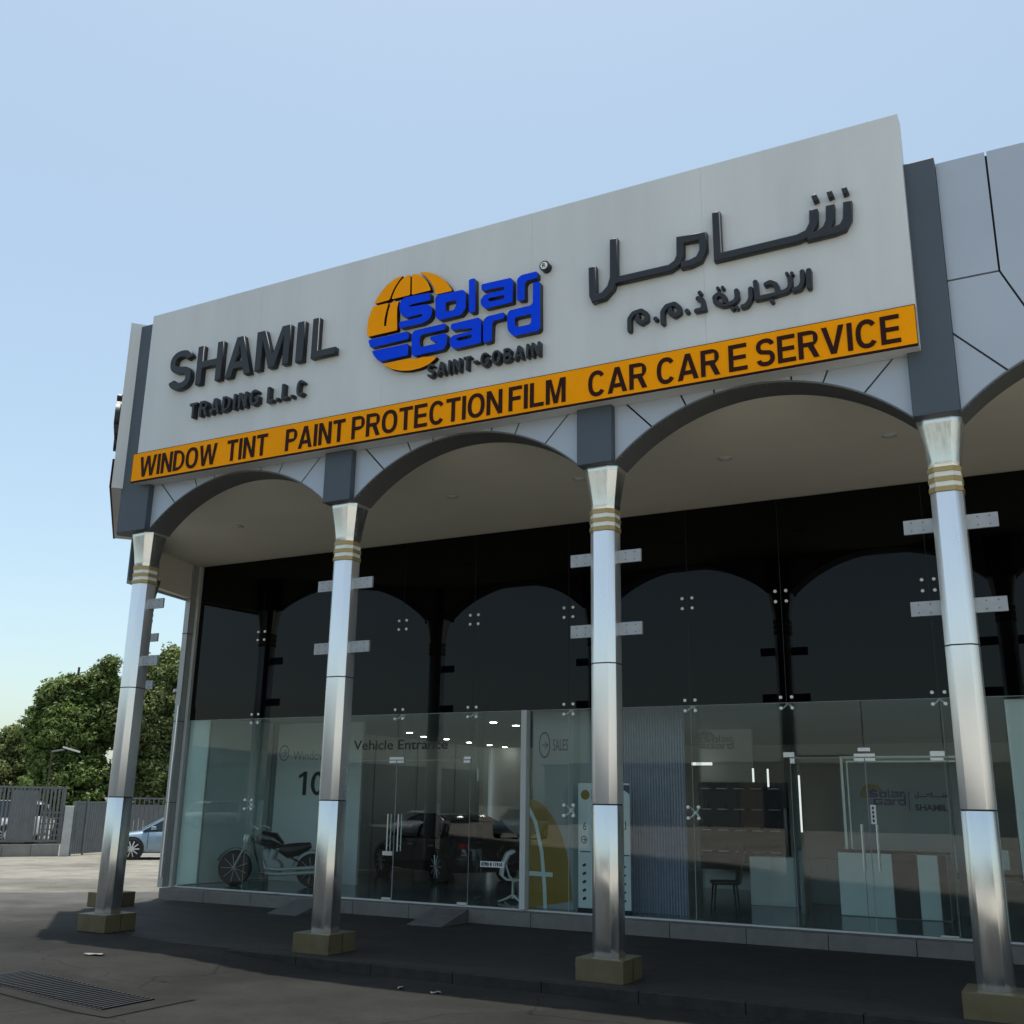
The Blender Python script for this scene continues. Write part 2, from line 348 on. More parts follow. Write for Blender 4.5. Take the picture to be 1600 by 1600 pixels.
def word(body, x0, x1, z0, z1, y, depth, mats, parent, stem=0.17, track=0.13, T=None, bevel=0.0):
    """each letter its own object, set to fill x0..x1 on plane y facing -y"""
    cap = z1 - z0; W_ = (x1 - x0) / cap
    fixed = sum(stem for c in body if c in 'I.') + sum(.34 for c in body if c == '-') + track * (len(body) - 1)
    nat = sum(NATW[c] for c in body if c not in 'I.-')
    k = (W_ - fixed) / nat if nat else 0
    if not nat: stem = W_
    x = 0.0
    for ch in body:
        wd = stem if ch in 'I.' else (.34 if ch == '-' else NATW[ch] * k)
        me = curve_mesh('letter', [[(px * cap * K, pz * cap * K) for px, pz in lp] for lp in glyph_loops(ch, wd, stem)], depth * K, mats, bevel)
        o = bpy.data.objects.new('letter', me); COL.objects.link(o)
        place(o, parent, (T or Matrix.Identity(4)) @ Matrix.Translation(((x0 + x * cap) * K, y * K, z0 * K)))
        x += wd + track
# ================================================================ GROUND
D = 1.1097                 # plan depth of the glass front behind the columns
def ground_h(x, y):
    t = min(max((x - 0.55) / 0.6, 0), 1); t = t * t * (3 - 2 * t)
    return -0.004 - 0.11 * t
def make_ground():
    def axis(lo, hi, mid0, mid1, st):
        a = list(np.arange(mid0, mid1 + 1e-6, st)); s = st; x = mid1
        while x < hi: s *= 1.5; x += s; a.append(min(x, hi))
        s = st; x = mid0
        while x > lo: s *= 1.5; x -= s; a.insert(0, max(x, lo))
        return a
    xs = axis(-180, 180, -6, 6, 0.15); ys = axis(-180, 180, -4.0, 5.0, 0.15)
    vs = [(x * K, y * K, ground_h(x, y)) for y in ys for x in xs]; n = len(xs)
    fs = [(j * n + i, j * n + i + 1, (j + 1) * n + i + 1, (j + 1) * n + i) for j in range(len(ys) - 1) for i in range(n - 1)]
    me = bpy.data.meshes.new('ground'); me.from_pydata(vs, [], fs); me.polygons.foreach_set('use_smooth', [True] * len(fs))
    m = bpy.data.materials.new('yard_surface'); m.use_nodes = True
    N = m.node_tree.nodes; L = m.node_tree.links; b = N['Principled BSDF']; b.inputs['Roughness'].default_value = 0.9; b.inputs['Specular IOR Level'].default_value = 0.15
    geo = N.new('ShaderNodeNewGeometry')
    def noise(sc, det=6, rough=0.6, vec=None):
        x = N.new('ShaderNodeTexNoise'); x.inputs['Scale'].default_value = sc; x.inputs['Detail'].default_value = det; x.inputs['Roughness'].default_value = rough
        L.new(vec or geo.outputs['Position'], x.inputs['Vector']); return x.outputs['Fac']
    def math_(op, a, bb, c=None):
        x = N.new('ShaderNodeMath'); x.operation = op
        for i, q in enumerate([a, bb, c]):
            if q is None: continue
            if isinstance(q, (int, float)): x.inputs[i].default_value = q
            else: L.new(q, x.inputs[i])
        return x.outputs[0]
    def mrange(v, a, bb, c, d, sm=True):
        x = N.new('ShaderNodeMapRange'); L.new(v, x.inputs['Value'])
        if sm: x.interpolation_type = 'SMOOTHSTEP'
        for k, q in zip(('From Min', 'From Max', 'To Min', 'To Max'), (a, bb, c, d)): x.inputs[k].default_value = q
        return x.outputs[0]
    def mixc(f, a, bb):
        x = N.new('ShaderNodeMix'); x.data_type = 'RGBA'
        if isinstance(f, (int, float)): x.inputs[0].default_value = f
        else: L.new(f, x.inputs[0])
        for i, q in ((6, a), (7, bb)):
            if isinstance(q, tuple): x.inputs[i].default_value = (*q, 1)
            else: L.new(q, x.inputs[i])
        return x.outputs[2]
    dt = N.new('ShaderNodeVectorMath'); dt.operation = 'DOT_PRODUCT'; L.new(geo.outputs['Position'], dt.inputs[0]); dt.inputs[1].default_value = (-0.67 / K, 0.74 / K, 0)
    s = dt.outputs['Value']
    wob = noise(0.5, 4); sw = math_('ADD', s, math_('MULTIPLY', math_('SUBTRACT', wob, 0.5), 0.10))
    tan = (0.235, 0.222, 0.19); tan2 = (0.175, 0.167, 0.145); grey = (0.095, 0.094, 0.087); near_shade = (0.027, 0.0265, 0.024)
    c1 = mixc(mrange(sw, -0.2, 1.35, 0, 1), near_shade, grey)  # foreground shade put into the colour: grey ground fades darker towards the camera
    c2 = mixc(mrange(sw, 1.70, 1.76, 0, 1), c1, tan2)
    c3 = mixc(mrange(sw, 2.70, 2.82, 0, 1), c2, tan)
    c4 = mixc(mrange(sw, -3.1, -3.5, 0, 1), c3, (0.44, 0.41, 0.35))      # out-of-view sandy lot across the drive, made extra pale to bounce light
    st = noise(1.1, 8, 0.7); fine = noise(14, 5, 0.7)
    f1 = math_('MULTIPLY', mrange(st, 0.3, 0.7, 0.72, 1.28, False), mrange(noise(0.33, 3, 0.5), 0.50, 0.66, 1.0, 0.72)); f2 = mrange(fine, 0.2, 0.8, 0.86, 1.14, False)
    sc = N.new('ShaderNodeVectorMath'); sc.operation = 'SCALE'; L.new(c4, sc.inputs[0]); L.new(math_('MULTIPLY', f1, f2), sc.inputs['Scale'])
    # hairline cracks
    vo = N.new('ShaderNodeTexVoronoi'); vo.feature = 'DISTANCE_TO_EDGE'; vo.inputs['Scale'].default_value = 0.35
    wv = N.new('ShaderNodeVectorMath'); wv.operation = 'MULTIPLY_ADD'
    nz = N.new('ShaderNodeTexNoise'); nz.inputs['Scale'].default_value = 0.8; L.new(geo.outputs['Position'], nz.inputs['Vector'])
    L.new(nz.outputs['Color'], wv.inputs[0]); wv.inputs[1].default_value = (1.6, 1.6, 0); L.new(geo.outputs['Position'], wv.inputs[2])
    L.new(wv.outputs[0], vo.inputs['Vector'])
    cr = mrange(vo.outputs['Distance'], 0.0, 0.006, 0.55, 1.0)
    sc2 = N.new('ShaderNodeVectorMath'); sc2.operation = 'SCALE'; L.new(sc.outputs[0], sc2.inputs[0]); L.new(cr, sc2.inputs['Scale'])
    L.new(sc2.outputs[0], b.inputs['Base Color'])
    bp = N.new('ShaderNodeBump'); bp.inputs['Strength'].default_value = 0.35; bp.inputs['Distance'].default_value = 0.02
    L.new(math_('ADD', fine, math_('MULTIPLY', noise(60, 3), 0.4)), bp.inputs['Height']); L.new(bp.outputs[0], b.inputs['Normal'])
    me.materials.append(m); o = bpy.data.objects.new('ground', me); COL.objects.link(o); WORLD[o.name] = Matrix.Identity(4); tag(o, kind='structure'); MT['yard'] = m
    return o
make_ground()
MT['pave'] = mat('porch_pavement', (0.036, 0.034, 0.031), 0.7, spec=0.2, var=0.22, scale=0.9, bump=0.15, bscale=25, stretch=(0.6, 1.6, 1), rvar=0.15)
pv = MB(1.0)
pv.prism([(0.45 * K, -0.115 * K), (5.3 * K, -0.115 * K), (5.3 * K, (D - 0.075) * K), (-0.7 * K, (D - 0.075) * K), (-0.64 * K, 0.72 * K), (0.0, 0.06 * K), (0.2 * K, -0.06 * K)], -0.30, 0.0)
tag(pv.build('pavement', MT['pave']), kind='structure')
MT['kerbd'] = mat('kerb_dark', (0.036, 0.034, 0.031), 0.9, spec=0.15, var=0.25, scale=5, bump=0.25)
kb = empty('kerb', TR(0.9, -0.115)); tag(kb, 'low concrete kerb along the outer edge of the porch pavement', 'kerb')
k0 = None
for i in range(16):
    x = 0.72 + i * 0.285
    if k0 is None:
        k0 = MB().box(0, 0.283, -0.030, -0.0008, -0.08, 0.0012).build('kerb_stone', MT['kerbd'], kb, T=TR(x, -0.115), bevel=0.008)
    else: share(k0, kb, TR(x, -0.115 + 0.0006 * math.sin(i * 2.1)))

# ================================================================ BUILDING
bld = empty('showroom_building', TR(2, 0.6)); tag(bld, 'single-storey showroom with arched silver fascia, steel columns and black glass front', 'building')
def pane_box(x0, x1, y0, y1, z0, z1): return MB().box(x0, x1, y0, y1, z0, z1)
BAYS = 5
# --- frames: front bays share the world axes; the chamfer bay runs from the side column to the corner column
C2 = (-0.71, 0.655); TH = math.atan2(-0.655, 0.71); LCH = math.hypot(0.71, 0.655)
TCH = TR(C2[0], C2[1], 0, TH)
ZT = 1.497; ZTOP = 2.262; AP = 1.677
def arc_z(t, L=1.0):      # height of the arch at distance t along a bay of length L
    c = L / 2; half = c - 0.058; rise = AP - 1.497; Rr = (half * half + rise * rise) / (2 * rise)
    return AP - Rr + math.sqrt(max(Rr * Rr - (t - c) ** 2, 0))
def fascia_bay(T, L, full):
    sc = L
    ch = 0.058
    def A(x): return (x, arc_z(x, L))
    def arcpts(a, b, n=14): return [A(a + (b - a) * i / n) for i in range(n + 1)]
    g = 0.0055
    a1, a2, a3 = 0.187 * L, 0.297 * L, 0.384 * L
    x1 = 0.192 * L; zc = 1.888; zl = 1.731; top = ZTOP
    left = [
        [(ch, zl)] + arcpts(ch, a1)[0:],
        [(ch, zl)] + [A(a1)] + arcpts(a1, a2) + [(x1, zc), (ch, zc)],
        [(ch, zc), (x1, zc), (x1, top), (ch, top)],
        [(x1, zc)] + arcpts(a2, a3) + [(a3, 1.95), (0.292 * L, top), (x1, top)],
        [(0.292 * L, top), (a3, 1.95)] + arcpts(a3, L / 2) + [(L / 2, top)],
    ]
    for mir in (0, 1):
        for poly in left:
            pl = [q for i, q in enumerate(poly) if i == 0 or (abs(q[0] - poly[i - 1][0]) + abs(q[1] - poly[i - 1][1])) > 1e-6]
            if mir: pl = [(L - x, z) for x, z in pl][::-1]
            # shrink for the open joints
            cx = sum(q[0] for q in pl) / len(pl); cz = sum(q[1] for q in pl) / len(pl)
            area = sum(pl[i][0] * pl[(i + 1) % len(pl)][1] - pl[(i + 1) % len(pl)][0] * pl[i][1] for i in range(len(pl)))
            if area < 0: pl = pl[::-1]
            n = len(pl); out = []
            for i in range(n):
                p = Vector(pl[i]); a = Vector(pl[i - 1]); b = Vector(pl[(i + 1) % n])
                d0 = (p - a).normalized(); d1 = (b - p).normalized()
                nn = Vector((-d0.y, d0.x)) + Vector((-d1.y, d1.x)); nn.normalize()
                c = max(nn.dot(Vector((-d0.y, d0.x))), 0.4)
                onarc = abs(p.y - arc_z(min(max(p.x, 0.058), L - .058), L)) < 1e-4
                q = p + nn * (0.0 if onarc and 0 < i < n - 1 and abs(a.y - arc_z(a.x, L)) < 1e-4 and abs(b.y - arc_z(b.x, L)) < 1e-4 else g / 2 / c)
                out.append((q.x, q.y))
            m = MB().prism(out, -0.060, -0.050, 'y'); m.build('fascia_panel', MT['fascia'], bld, T=T, fix=True)
    # backing wall with the arched opening, and the dark arch band under it
    pts = [(ch, ZTOP - 0.01)] + [(x, z + 0.004) for x, z in arcpts(ch, L - ch, 36)] + [(L - ch, ZTOP - 0.01)]
    MB().prism(pts, -0.050, 0.040, 'y').build('fascia_backing', MT['joint'], bld, T=T)
    m = MB()
    ap = arcpts(ch, L - ch, 40)
    vs = []
    for x, z in ap: vs += [(x, -0.0625, z), (x, 0.048, z), (x, 0.048, z + 0.006), (x, -0.0625, z + 0.006)]
    fs = []
    for i in range(len(ap) - 1):
        o = i * 4; p = o + 4
        fs += [(o, o + 1, p + 1, p), (o + 1, o + 2, p + 2, p + 1), (o + 2, o + 3, p + 3, p + 2), (o + 3, o, p, p + 3)]
    fs += [(0, 1, 2, 3), tuple(len(vs) - 4 + q for q in (3, 2, 1, 0))]
    m.add(vs, fs).build('arch_band', MT['darkband'], bld, T=T, smooth=True)
    # cream inner face of the fascia (porch side)
    pts = [(0.0, 1.72)] + [(0, 1.50)] + [(x, z + 0.007) for x, z in arcpts(ch, L - ch, 30)] + [(L, 1.50), (L, 1.72)]
    MB().prism(pts, 0.041, 0.046, 'y').build('fascia_inner_face', MT['soffit'], bld, T=T)
for i in range(BAYS): fascia_bay(TR(i, 0), 1.0, True)
fascia_bay(TCH, LCH, True)

# pilasters above the columns
for i in range(1, BAYS + 1):
    m = MB().box(-0.0595, 0.0595, -0.086, 0.05, ZT, 2.268 if i != 0 else 2.4)
    m.build('pilaster', MT['dark'], bld, T=TR(i, 0), bevel=0.012)
n_ = Vector((-0.678, -0.735))
cp = [(0.0595, -0.086), (-0.098, -0.086), (-0.128, -0.054), (-0.085, 0.010), (-0.040, 0.046), (0.0, 0.052), (0.0595, 0.052)]
MB().prism(cp, ZT, 2.404).build('pilaster', MT['dark'], bld, bevel=0.01)
sp = MB(); sp.box(-0.0595, 0.0595, -0.086, 0.05, ZT, 2.30); sp.build('pilaster', MT['dark'], bld, T=TCH, bevel=0.012)

# columns
def make_column():
    def octo(h, c, z): return [(h - c, -h, z), (h, -h + c, z), (h, h - c, z), (h - c, h, z), (-h + c, h, z), (-h, h - c, z), (-h, -h + c, z), (-h + c, -h, z)]
    def loft(m, rings, cap=True):
        vs = [p for r in rings for p in r]; n = 8
        fs = [(i * n + k, i * n + (k + 1) % n, (i + 1) * n + (k + 1) % n, (i + 1) * n + k) for i in range(len(rings) - 1) for k in range(n)]
        if cap: fs += [tuple(range(n))[::-1], tuple(range((len(rings) - 1) * n, len(rings) * n))]
        return m.add(vs, fs)
    h, c = 0.0408, 0.0180
    col = loft(MB(), [octo(h, c, 0.474), octo(h, c, 1.292)]).build('column', MT['steel'], bld, bevel=0.006, smooth=True)
    loft(MB(), [octo(h, c, 0.060), octo(h, c, 0.471)]).build('lower_casing', MT['steelworn'], col, bevel=0.006, smooth=True)
    loft(MB(), [octo(h - 0.002, c, 0.470), octo(h - 0.002, c, 0.475)]).build('casing_joint', MT['joint'], col)
    loft(MB(), [octo(h + 0.0006, c, 0.880), octo(h + 0.0006, c, 0.8835)]).build('casing_joint', MT['joint'], col)
    z = 1.2925
    for k in range(5):
        m_ = MT['gold'] if k % 2 == 0 else MT['bandwhite']; hh = 0.0136
        loft(MB(), [octo(h + (0.0022 if k % 2 == 0 else 0.0), c, z), octo(h + (0.0022 if k % 2 == 0 else 0.0), c, z + hh)]).build('band', m_, col)
        z += hh + 0.0002
    rings = []
    for i in range(9):
        t = i / 8; hh = 0.0404 + (0.0590 - 0.0404) * (t ** 1.25); rings.append(octo(hh, 0.018 + 0.006 * t, z + (1.4965 - z) * t))
    loft(MB(), rings).build('capital', MT['steelcap'], col, smooth=True, bevel=0.004)
    b = 0.0717
    MB().box(-b, b, -b, b, 0.0, 0.0605).build('base_block', MT['tile'], col, bevel=0.006)
    MB().box(b + 0.0002, b + 0.0012, -0.001, 0.001, 0.002, 0.0600).build('tile_joint', MT['joint'], col)
    return col
MT['steelcap'] = mat('polished_capital', (0.74, 0.75, 0.74), 0.22, 0.93, var=0.05, scale=6.0, stretch=(5, 5, 0.8), rvar=0.06, bump=0.16, bscale=1.1, bdetail=1)
col0 = make_column()
def bracket(parent, T, zc, side):
    x0, x1 = (0.0410, 0.118) if side > 0 else (-0.118, -0.0410)
    m = MB(); m.box(x0, x1, -0.004, 0.004, zc - 0.0195, zc + 0.0195)
    m.cur = 1
    for xx in (0.068, 0.098):
        for zz in (-0.011, 0.011):
            m.lathe([(0.0016, -0.0052), (0.0016, -0.0040)], n=8, axis='y', c=(xx * side, 0, zc + zz))
    m.build('bracket', [MT['bracket'], MT['joint']], parent, T=T)
colsT = [TR(i, 0) for i in range(1, BAYS + 1)] + [TR(C2[0], C2[1])]
first = col0; first_children = list(col0.children)
bracket(col0, TR(0, 0), 1.2111, 1); bracket(col0, TR(0, 0), 0.9865, 1)
def col_at(T):
    c = share(col0, bld, T)
    for ch in first_children: share(ch, c, T)
    for s in ((-1, 1) if T.translation.x > 0 else (1,)):
        for z in (1.2111, 0.9865): bracket(c, T, z, s)
    return c
for T in colsT: col_at(T)
def rename_all(): pass

# roof, soffit, side return
MB().prism([(-0.02, 0.052), (5.3, 0.052), (5.3, 4.4), (-0.86, 4.4), (-0.86, 1.15), (-0.745, 0.70)], 1.80, 1.84).build('roof', MT['joint'], bld)
pc = [(-0.03, 0.048), (5.3, 0.048), (5.3, D + 0.02), (-0.842, D + 0.02), (-0.842, 1.0), (-0.745, 0.68)]
cz_ = lambda y: 1.6785 - 0.0135 * (y - 0.048) / (D - 0.048)
MB().add([(x, y, cz_(y)) for x, y in pc] + [(x, y, 1.69) for x, y in pc], [(5, 4, 3, 2, 1, 0), (6, 7, 8, 9, 10, 11)] + [(i, (i + 1) % 6, 6 + (i + 1) % 6, 6 + i) for i in range(6)]).build('porch_ceiling', MT['soffit'], bld)
# return beam from the side column back to the building corner
MB().prism([(-0.742, 0.66), (-0.735, 0.70), (-0.838, 1.135), (-0.860, 1.135), (-0.775, 0.62)], 1.488, ZTOP).build('return_beam', MT['soffit'], bld)
MB().prism([(-0.7765, 0.62), (-0.8612, 1.136), (-0.872, 1.135), (-0.786, 0.60)], 1.478, ZTOP).build('return_fascia', MT['fascia'], bld)
MB().box(-0.872, -0.845, 1.137, 4.4, 0.90, ZTOP).build('side_wall', MT['fascia'], bld)
MB().box(-0.845, 5.3, 4.35, 4.4, 0.0, ZTOP).build('rear_wall', MT['wgrey'], bld)
MB().box(5.3, 5.33, -0.05, 4.4, 0.0, ZTOP).build('party_wall', MT['wgrey'], bld)
MB().box(-0.84, 5.3, 1.13, 4.35, 1.671, 1.69).build('upper_slab', MT['joint'], bld)
# corner post
MB().box(-0.846, -0.812, D - 0.055, D + 0.02, 0.052, 1.664).build('corner_post', MT['alu'], bld, bevel=0.004)
for z in (0.45, 0.85, 1.30): MB().box(-0.8475, -0.8105, D - 0.0565, D + 0.0215, z, z + 0.003).build('post_joint', MT['joint'], bld)
MB().box(-0.8095, -0.790, D - 0.018, D + 0.012, 0.054, 1.663).build('edge_frame', MT['alulight'], bld, bevel=0.003)
MB().box(-0.8095, -0.787, D - 0.019, D - 0.0195 + 0.001, 1.40, 1.663)
# step under the glass
st = None
for i in range(21):
    x = -0.80 + i * 0.29
    if st is None: st = MB().box(0, 0.288, -0.085, 0.05, -0.02, 0.0515).build('step_stone', MT['stepm'], bld, T=TR(x, D), bevel=0.008)
    else: share(st, bld, TR(x, D))
MB().box(-0.812, 5.3, D - 0.006, D + 0.006, 0.052, 0.058).build('glazing_channel', MT['alulight'], bld)

# ---------------------------------------------------------------- glazing
G = 0.0012; TK = 0.0015
ups = [-0.789, -0.353, 0.12, 0.502, 0.888, 1.356, 1.888, 2.269, 2.811, 3.36, 3.83, 4.30, 4.80, 5.29]
rp_ = random.Random(4)
def tilted(a, b, z0, z1, name, m):     # every pane hangs a hair out of true
    m_ = MB(); e = [rp_.uniform(-0.0006, 0.0006) for _ in range(3)]; e.append(e[1] + e[2] - e[0])
    c = [(a + G, z0, e[0]), (b - G, z0, e[1]), (a + G, z1, e[2]), (b - G, z1, e[3])]
    m_.add([(x, D - TK + q, z) for x, z, q in c] + [(x, D + TK + q, z) for x, z, q in c], [(0, 1, 3, 2), (5, 4, 6, 7), (0, 4, 5, 1), (2, 3, 7, 6), (0, 2, 6, 4), (1, 5, 7, 3)])
    return m_.build(name, m, bld)
for a, b in zip(ups[:-1], ups[1:]):
    tilted(a, b, 0.8585, 1.6630, 'tinted_pane', MT['film'])
    MB().box(b - G * 1.4, b + G * 1.4, D - 0.0007, D + 0.0007, 0.8585, 1.6635).build('silicone_joint', MT['blackm'], bld)
def lowpane(a, b, z0, z1, m='glass'):
    return tilted(a, b, z0, z1, 'glass_pane', MT[m])
lows = [(-0.789, -0.353), (-0.353, 0.12), (0.888, 1.145), (1.173, 1.356), (1.356, 1.888), (1.888, 2.269), (2.811, 3.36), (3.36, 3.83), (3.83, 4.3), (4.3, 4.8), (4.8, 5.29)]
for a, b in lows: lowpane(a, b, 0.059, 0.856)
for a, b in ((0.12, 0.502), (0.502, 0.888), (2.269, 2.5405), (2.5405, 2.811)): lowpane(a, b, 0.6545, 0.856)
MB().box(1.146, 1.172, D - 0.03, D + 0.01, 0.0585, 0.8575).build('mullion', MT['alulight'], bld, bevel=0.004)
MB().box(-0.789, 5.29, D - 0.0022, D + 0.0022, 0.8563, 0.8583).build('film_edge', MT['wgrey'], bld)
# edges of the panes show as pale lines
for x in (-0.353, 0.12, 1.356, 1.888, 3.36, 3.83): MB().box(x - G * 0.8, x + G * 0.8, D - 0.001, D + 0.001, 0.059, 0.856).build('pane_joint', MT['wgrey'], bld)
def spider(x, z, arms=True, half=0):
    m = MB()
    for sx in (-1, 1):
        if half and sx != half: continue
        for sz in (-1, 1):
            m.lathe([(0.0028, -0.0065), (0.0062, -0.0060), (0.0066, -0.0030), (0.0066, 0.004)], n=14, axis='y', c=(sx * 0.021, 0, sz * 0.0205))
            if arms: m.tube([(sx * 0.021, 0.004, sz * 0.0205), (sx * 0.017, 0.020, sz * 0.017), (0, 0.028, 0)], [0.0022, 0.0030, 0.0045], n=8)
    if arms: m.tube([(0, 0.02, 0), (0, 0.045, 0)], 0.006, n=10)
    return m.build('spider_fitting', MT['chrome'], bld, T=TR(x, D, z), smooth=True)
s0 = None
for x in ups[1:-1]:
    for z in (1.269, 0.858, 0.449):
        if z < 0.5 and x in (0.12, 0.502, 0.888, 2.269, 2.811): continue
        if s0 is None: s0 = spider(x, z)
        else: share(s0, bld, TR(x, D, z))
# glass fins inside behind the seams
for x in (-0.353, 0.12, 0.502, 0.888, 1.356, 1.888, 2.269, 2.811):
    MB().box(x - 0.0015, x + 0.0015, D + 0.045, D + 0.11, 0.66 if x in (0.502, 0.12) else 0.06, 0.885).build('glass_fin', MT['glass'], bld)
def door(a, b, hx, hs, label=None):
    d = MB().box(a + G, b - G, D - TK, D + TK, 0.0555, 0.6515).build('glass_door', MT['glass'], bld)
    for x in (a + G, b - G): MB().box(x - 0.0006, x + 0.0006, D - 0.0016, D + 0.0016, 0.0555, 0.6515).build('polished_edge', MT['wgrey'], d)
    MB().box(a + G, b - G, D - 0.0016, D + 0.0016, 0.6518, 0.6540).build('polished_edge', MT['wgrey'], d)
    h = MB()
    for s in (-1, 1):
        h.tube([(hx, D + s * 0.013, 0.262), (hx, D + s * 0.013, 0.420)], 0.0032, n=10)
        for z in (0.285, 0.395): h.tube([(hx, D, z), (hx, D + s * 0.013, z)], 0.002, n=8)
    h.build('handle', MT['fit'], d, smooth=True)
    return d
def patch(par, x0, x1, z0, z1): MB().box(x0, x1, D - 0.006, D + 0.006, z0, z1).build('patch_fitting', MT['fit'], par, bevel=0.003)
d1 = door(0.12, 0.502, 0.474, 1); d2 = door(0.502, 0.888, 0.530, -1)
patch(d1, 0.463, 0.500, 0.640, 0.6515); patch(d2, 0.504, 0.541, 0.640, 0.6515); patch(d2, 0.853, 0.886, 0.640, 0.6515)
patch(bld, 0.463, 0.541, 0.655, 0.667); patch(bld, 0.853, 0.889, 0.655, 0.667)
patch(d1, 0.452, 0.500, 0.0555, 0.068); patch(d2, 0.838, 0.886, 0.0555, 0.068)
d3 = door(2.269, 2.5405, 2.514, 1); d4 = door(2.5405, 2.811, 2.566, -1)
patch(d3, 2.503, 2.539, 0.640, 0.6515); patch(d4, 2.542, 2.578, 0.640, 0.6515); patch(d4, 2.765, 2.809, 0.640, 0.6515); patch(d3, 2.271, 2.288, 0.632, 0.6515)
patch(bld, 2.503, 2.578, 0.655, 0.667); patch(bld, 2.765, 2.814, 0.655, 0.674); patch(bld, 2.247, 2.288, 0.655, 0.674)
patch(bld, 2.519, 2.563, 0.674, 0.688)
patch(d4, 2.748, 2.806, 0.0555, 0.064)
# lock box low on the first leaf
MB().box(0.448, 0.500, D - 0.008, D + 0.008, 0.243, 0.261).build('lock_box', MT['fit'], d1, bevel=0.003)
MB().box(2.548, 2.567, D - 0.0028, D - 0.0018, 0.421, 0.487).build('notice', MT['paper'], d4)
for k in range(4): MB().box(2.5535, 2.5600, D - 0.0036, D - 0.0030, 0.428 + k * 0.0145, 0.4375 + k * 0.0145).build('notice_mark', MT['blackm'], d4)
# side glass return
MB().box(-0.8, -0.797, D + 0.02, D + 0.16, 0.059, 0.90).build('glass_pane', MT['frostd'], bld)
for i in range(6): MB().box(-0.8, -0.797, D + 0.165 + i * 0.5, D + 0.66 + i * 0.5, 0.059, 0.90).build('frosted_pane', MT['tealg'], bld)
for y in (D + 0.163, D + 0.66, D + 1.16, D + 1.66, D + 2.16, D + 2.66): MB().box(-0.806, -0.792, y - 0.004, y + 0.004, 0.055, 0.90).build('mullion', MT['alu'], bld)
MB().box(-0.82, -0.80, D + 0.05, 4.35, 0.0, 0.058).build('side_plinth', MT['stepm'], bld)

# lettering on the glass
fit_text('glass_lettering', 'Vehicle Entrance', 0.256, 0.767, 0.700, 0.7435, D - 0.0022, 0.0008, MT['blackm'], bld, bold=0.012)
# ramps at the step
for a, b in ((0.06, 0.22), (0.78, 0.94)):
    rp = MB().prism([(D - 0.085, 0.050), (D - 0.085, -0.001), (D - 0.30, -0.001)], a, b, 'x').build('wedge_ramp', MT['kerb'])
    tag(rp, 'small concrete wedge ramp up to the step at the ' + ('left' if a < 0.5 else 'right') + ' end of the vehicle doors', 'ramp')
# camera on the post
cc = MB(); cc.box(-0.878, -0.850, D - 0.045, D - 0.025, 1.008, 1.018); cc.lathe([(0.012, -0.004), (0.013, 0.006), (0.010, 0.010)], n=16, c=(-0.874, D - 0.035, 1.004)); cc.cur = 1; cc.lathe([(0.003, -0.011), (0.009, -0.008), (0.0105, -0.002)], n=16, c=(-0.874, D - 0.035, 1.002))
tag(cc.build('security_camera', [MT['whitewall'], MT['blackm']], smooth=True), 'white dome security camera on the left corner post of the glass front', 'camera')
cc = MB().box(-0.868, -0.8485, D - 0.04, D - 0.025, 0.945, 0.968).build('junction_box', MT['whitewall'], bevel=0.006)
tag(cc, 'small white junction box on the corner post just below the dome camera', 'box')
pp = MB().tube([(-0.816, D - 0.060, 0.93), (-0.816, D - 0.062, 0.70), (-0.820, D - 0.060, 0.62), (-0.820, D - 0.060, 0.10)], 0.0045, n=8).build('drain_pipe', MT['steel'], smooth=True)
tag(pp, 'thin shiny pipe running down the corner post of the glass front', 'pipe')

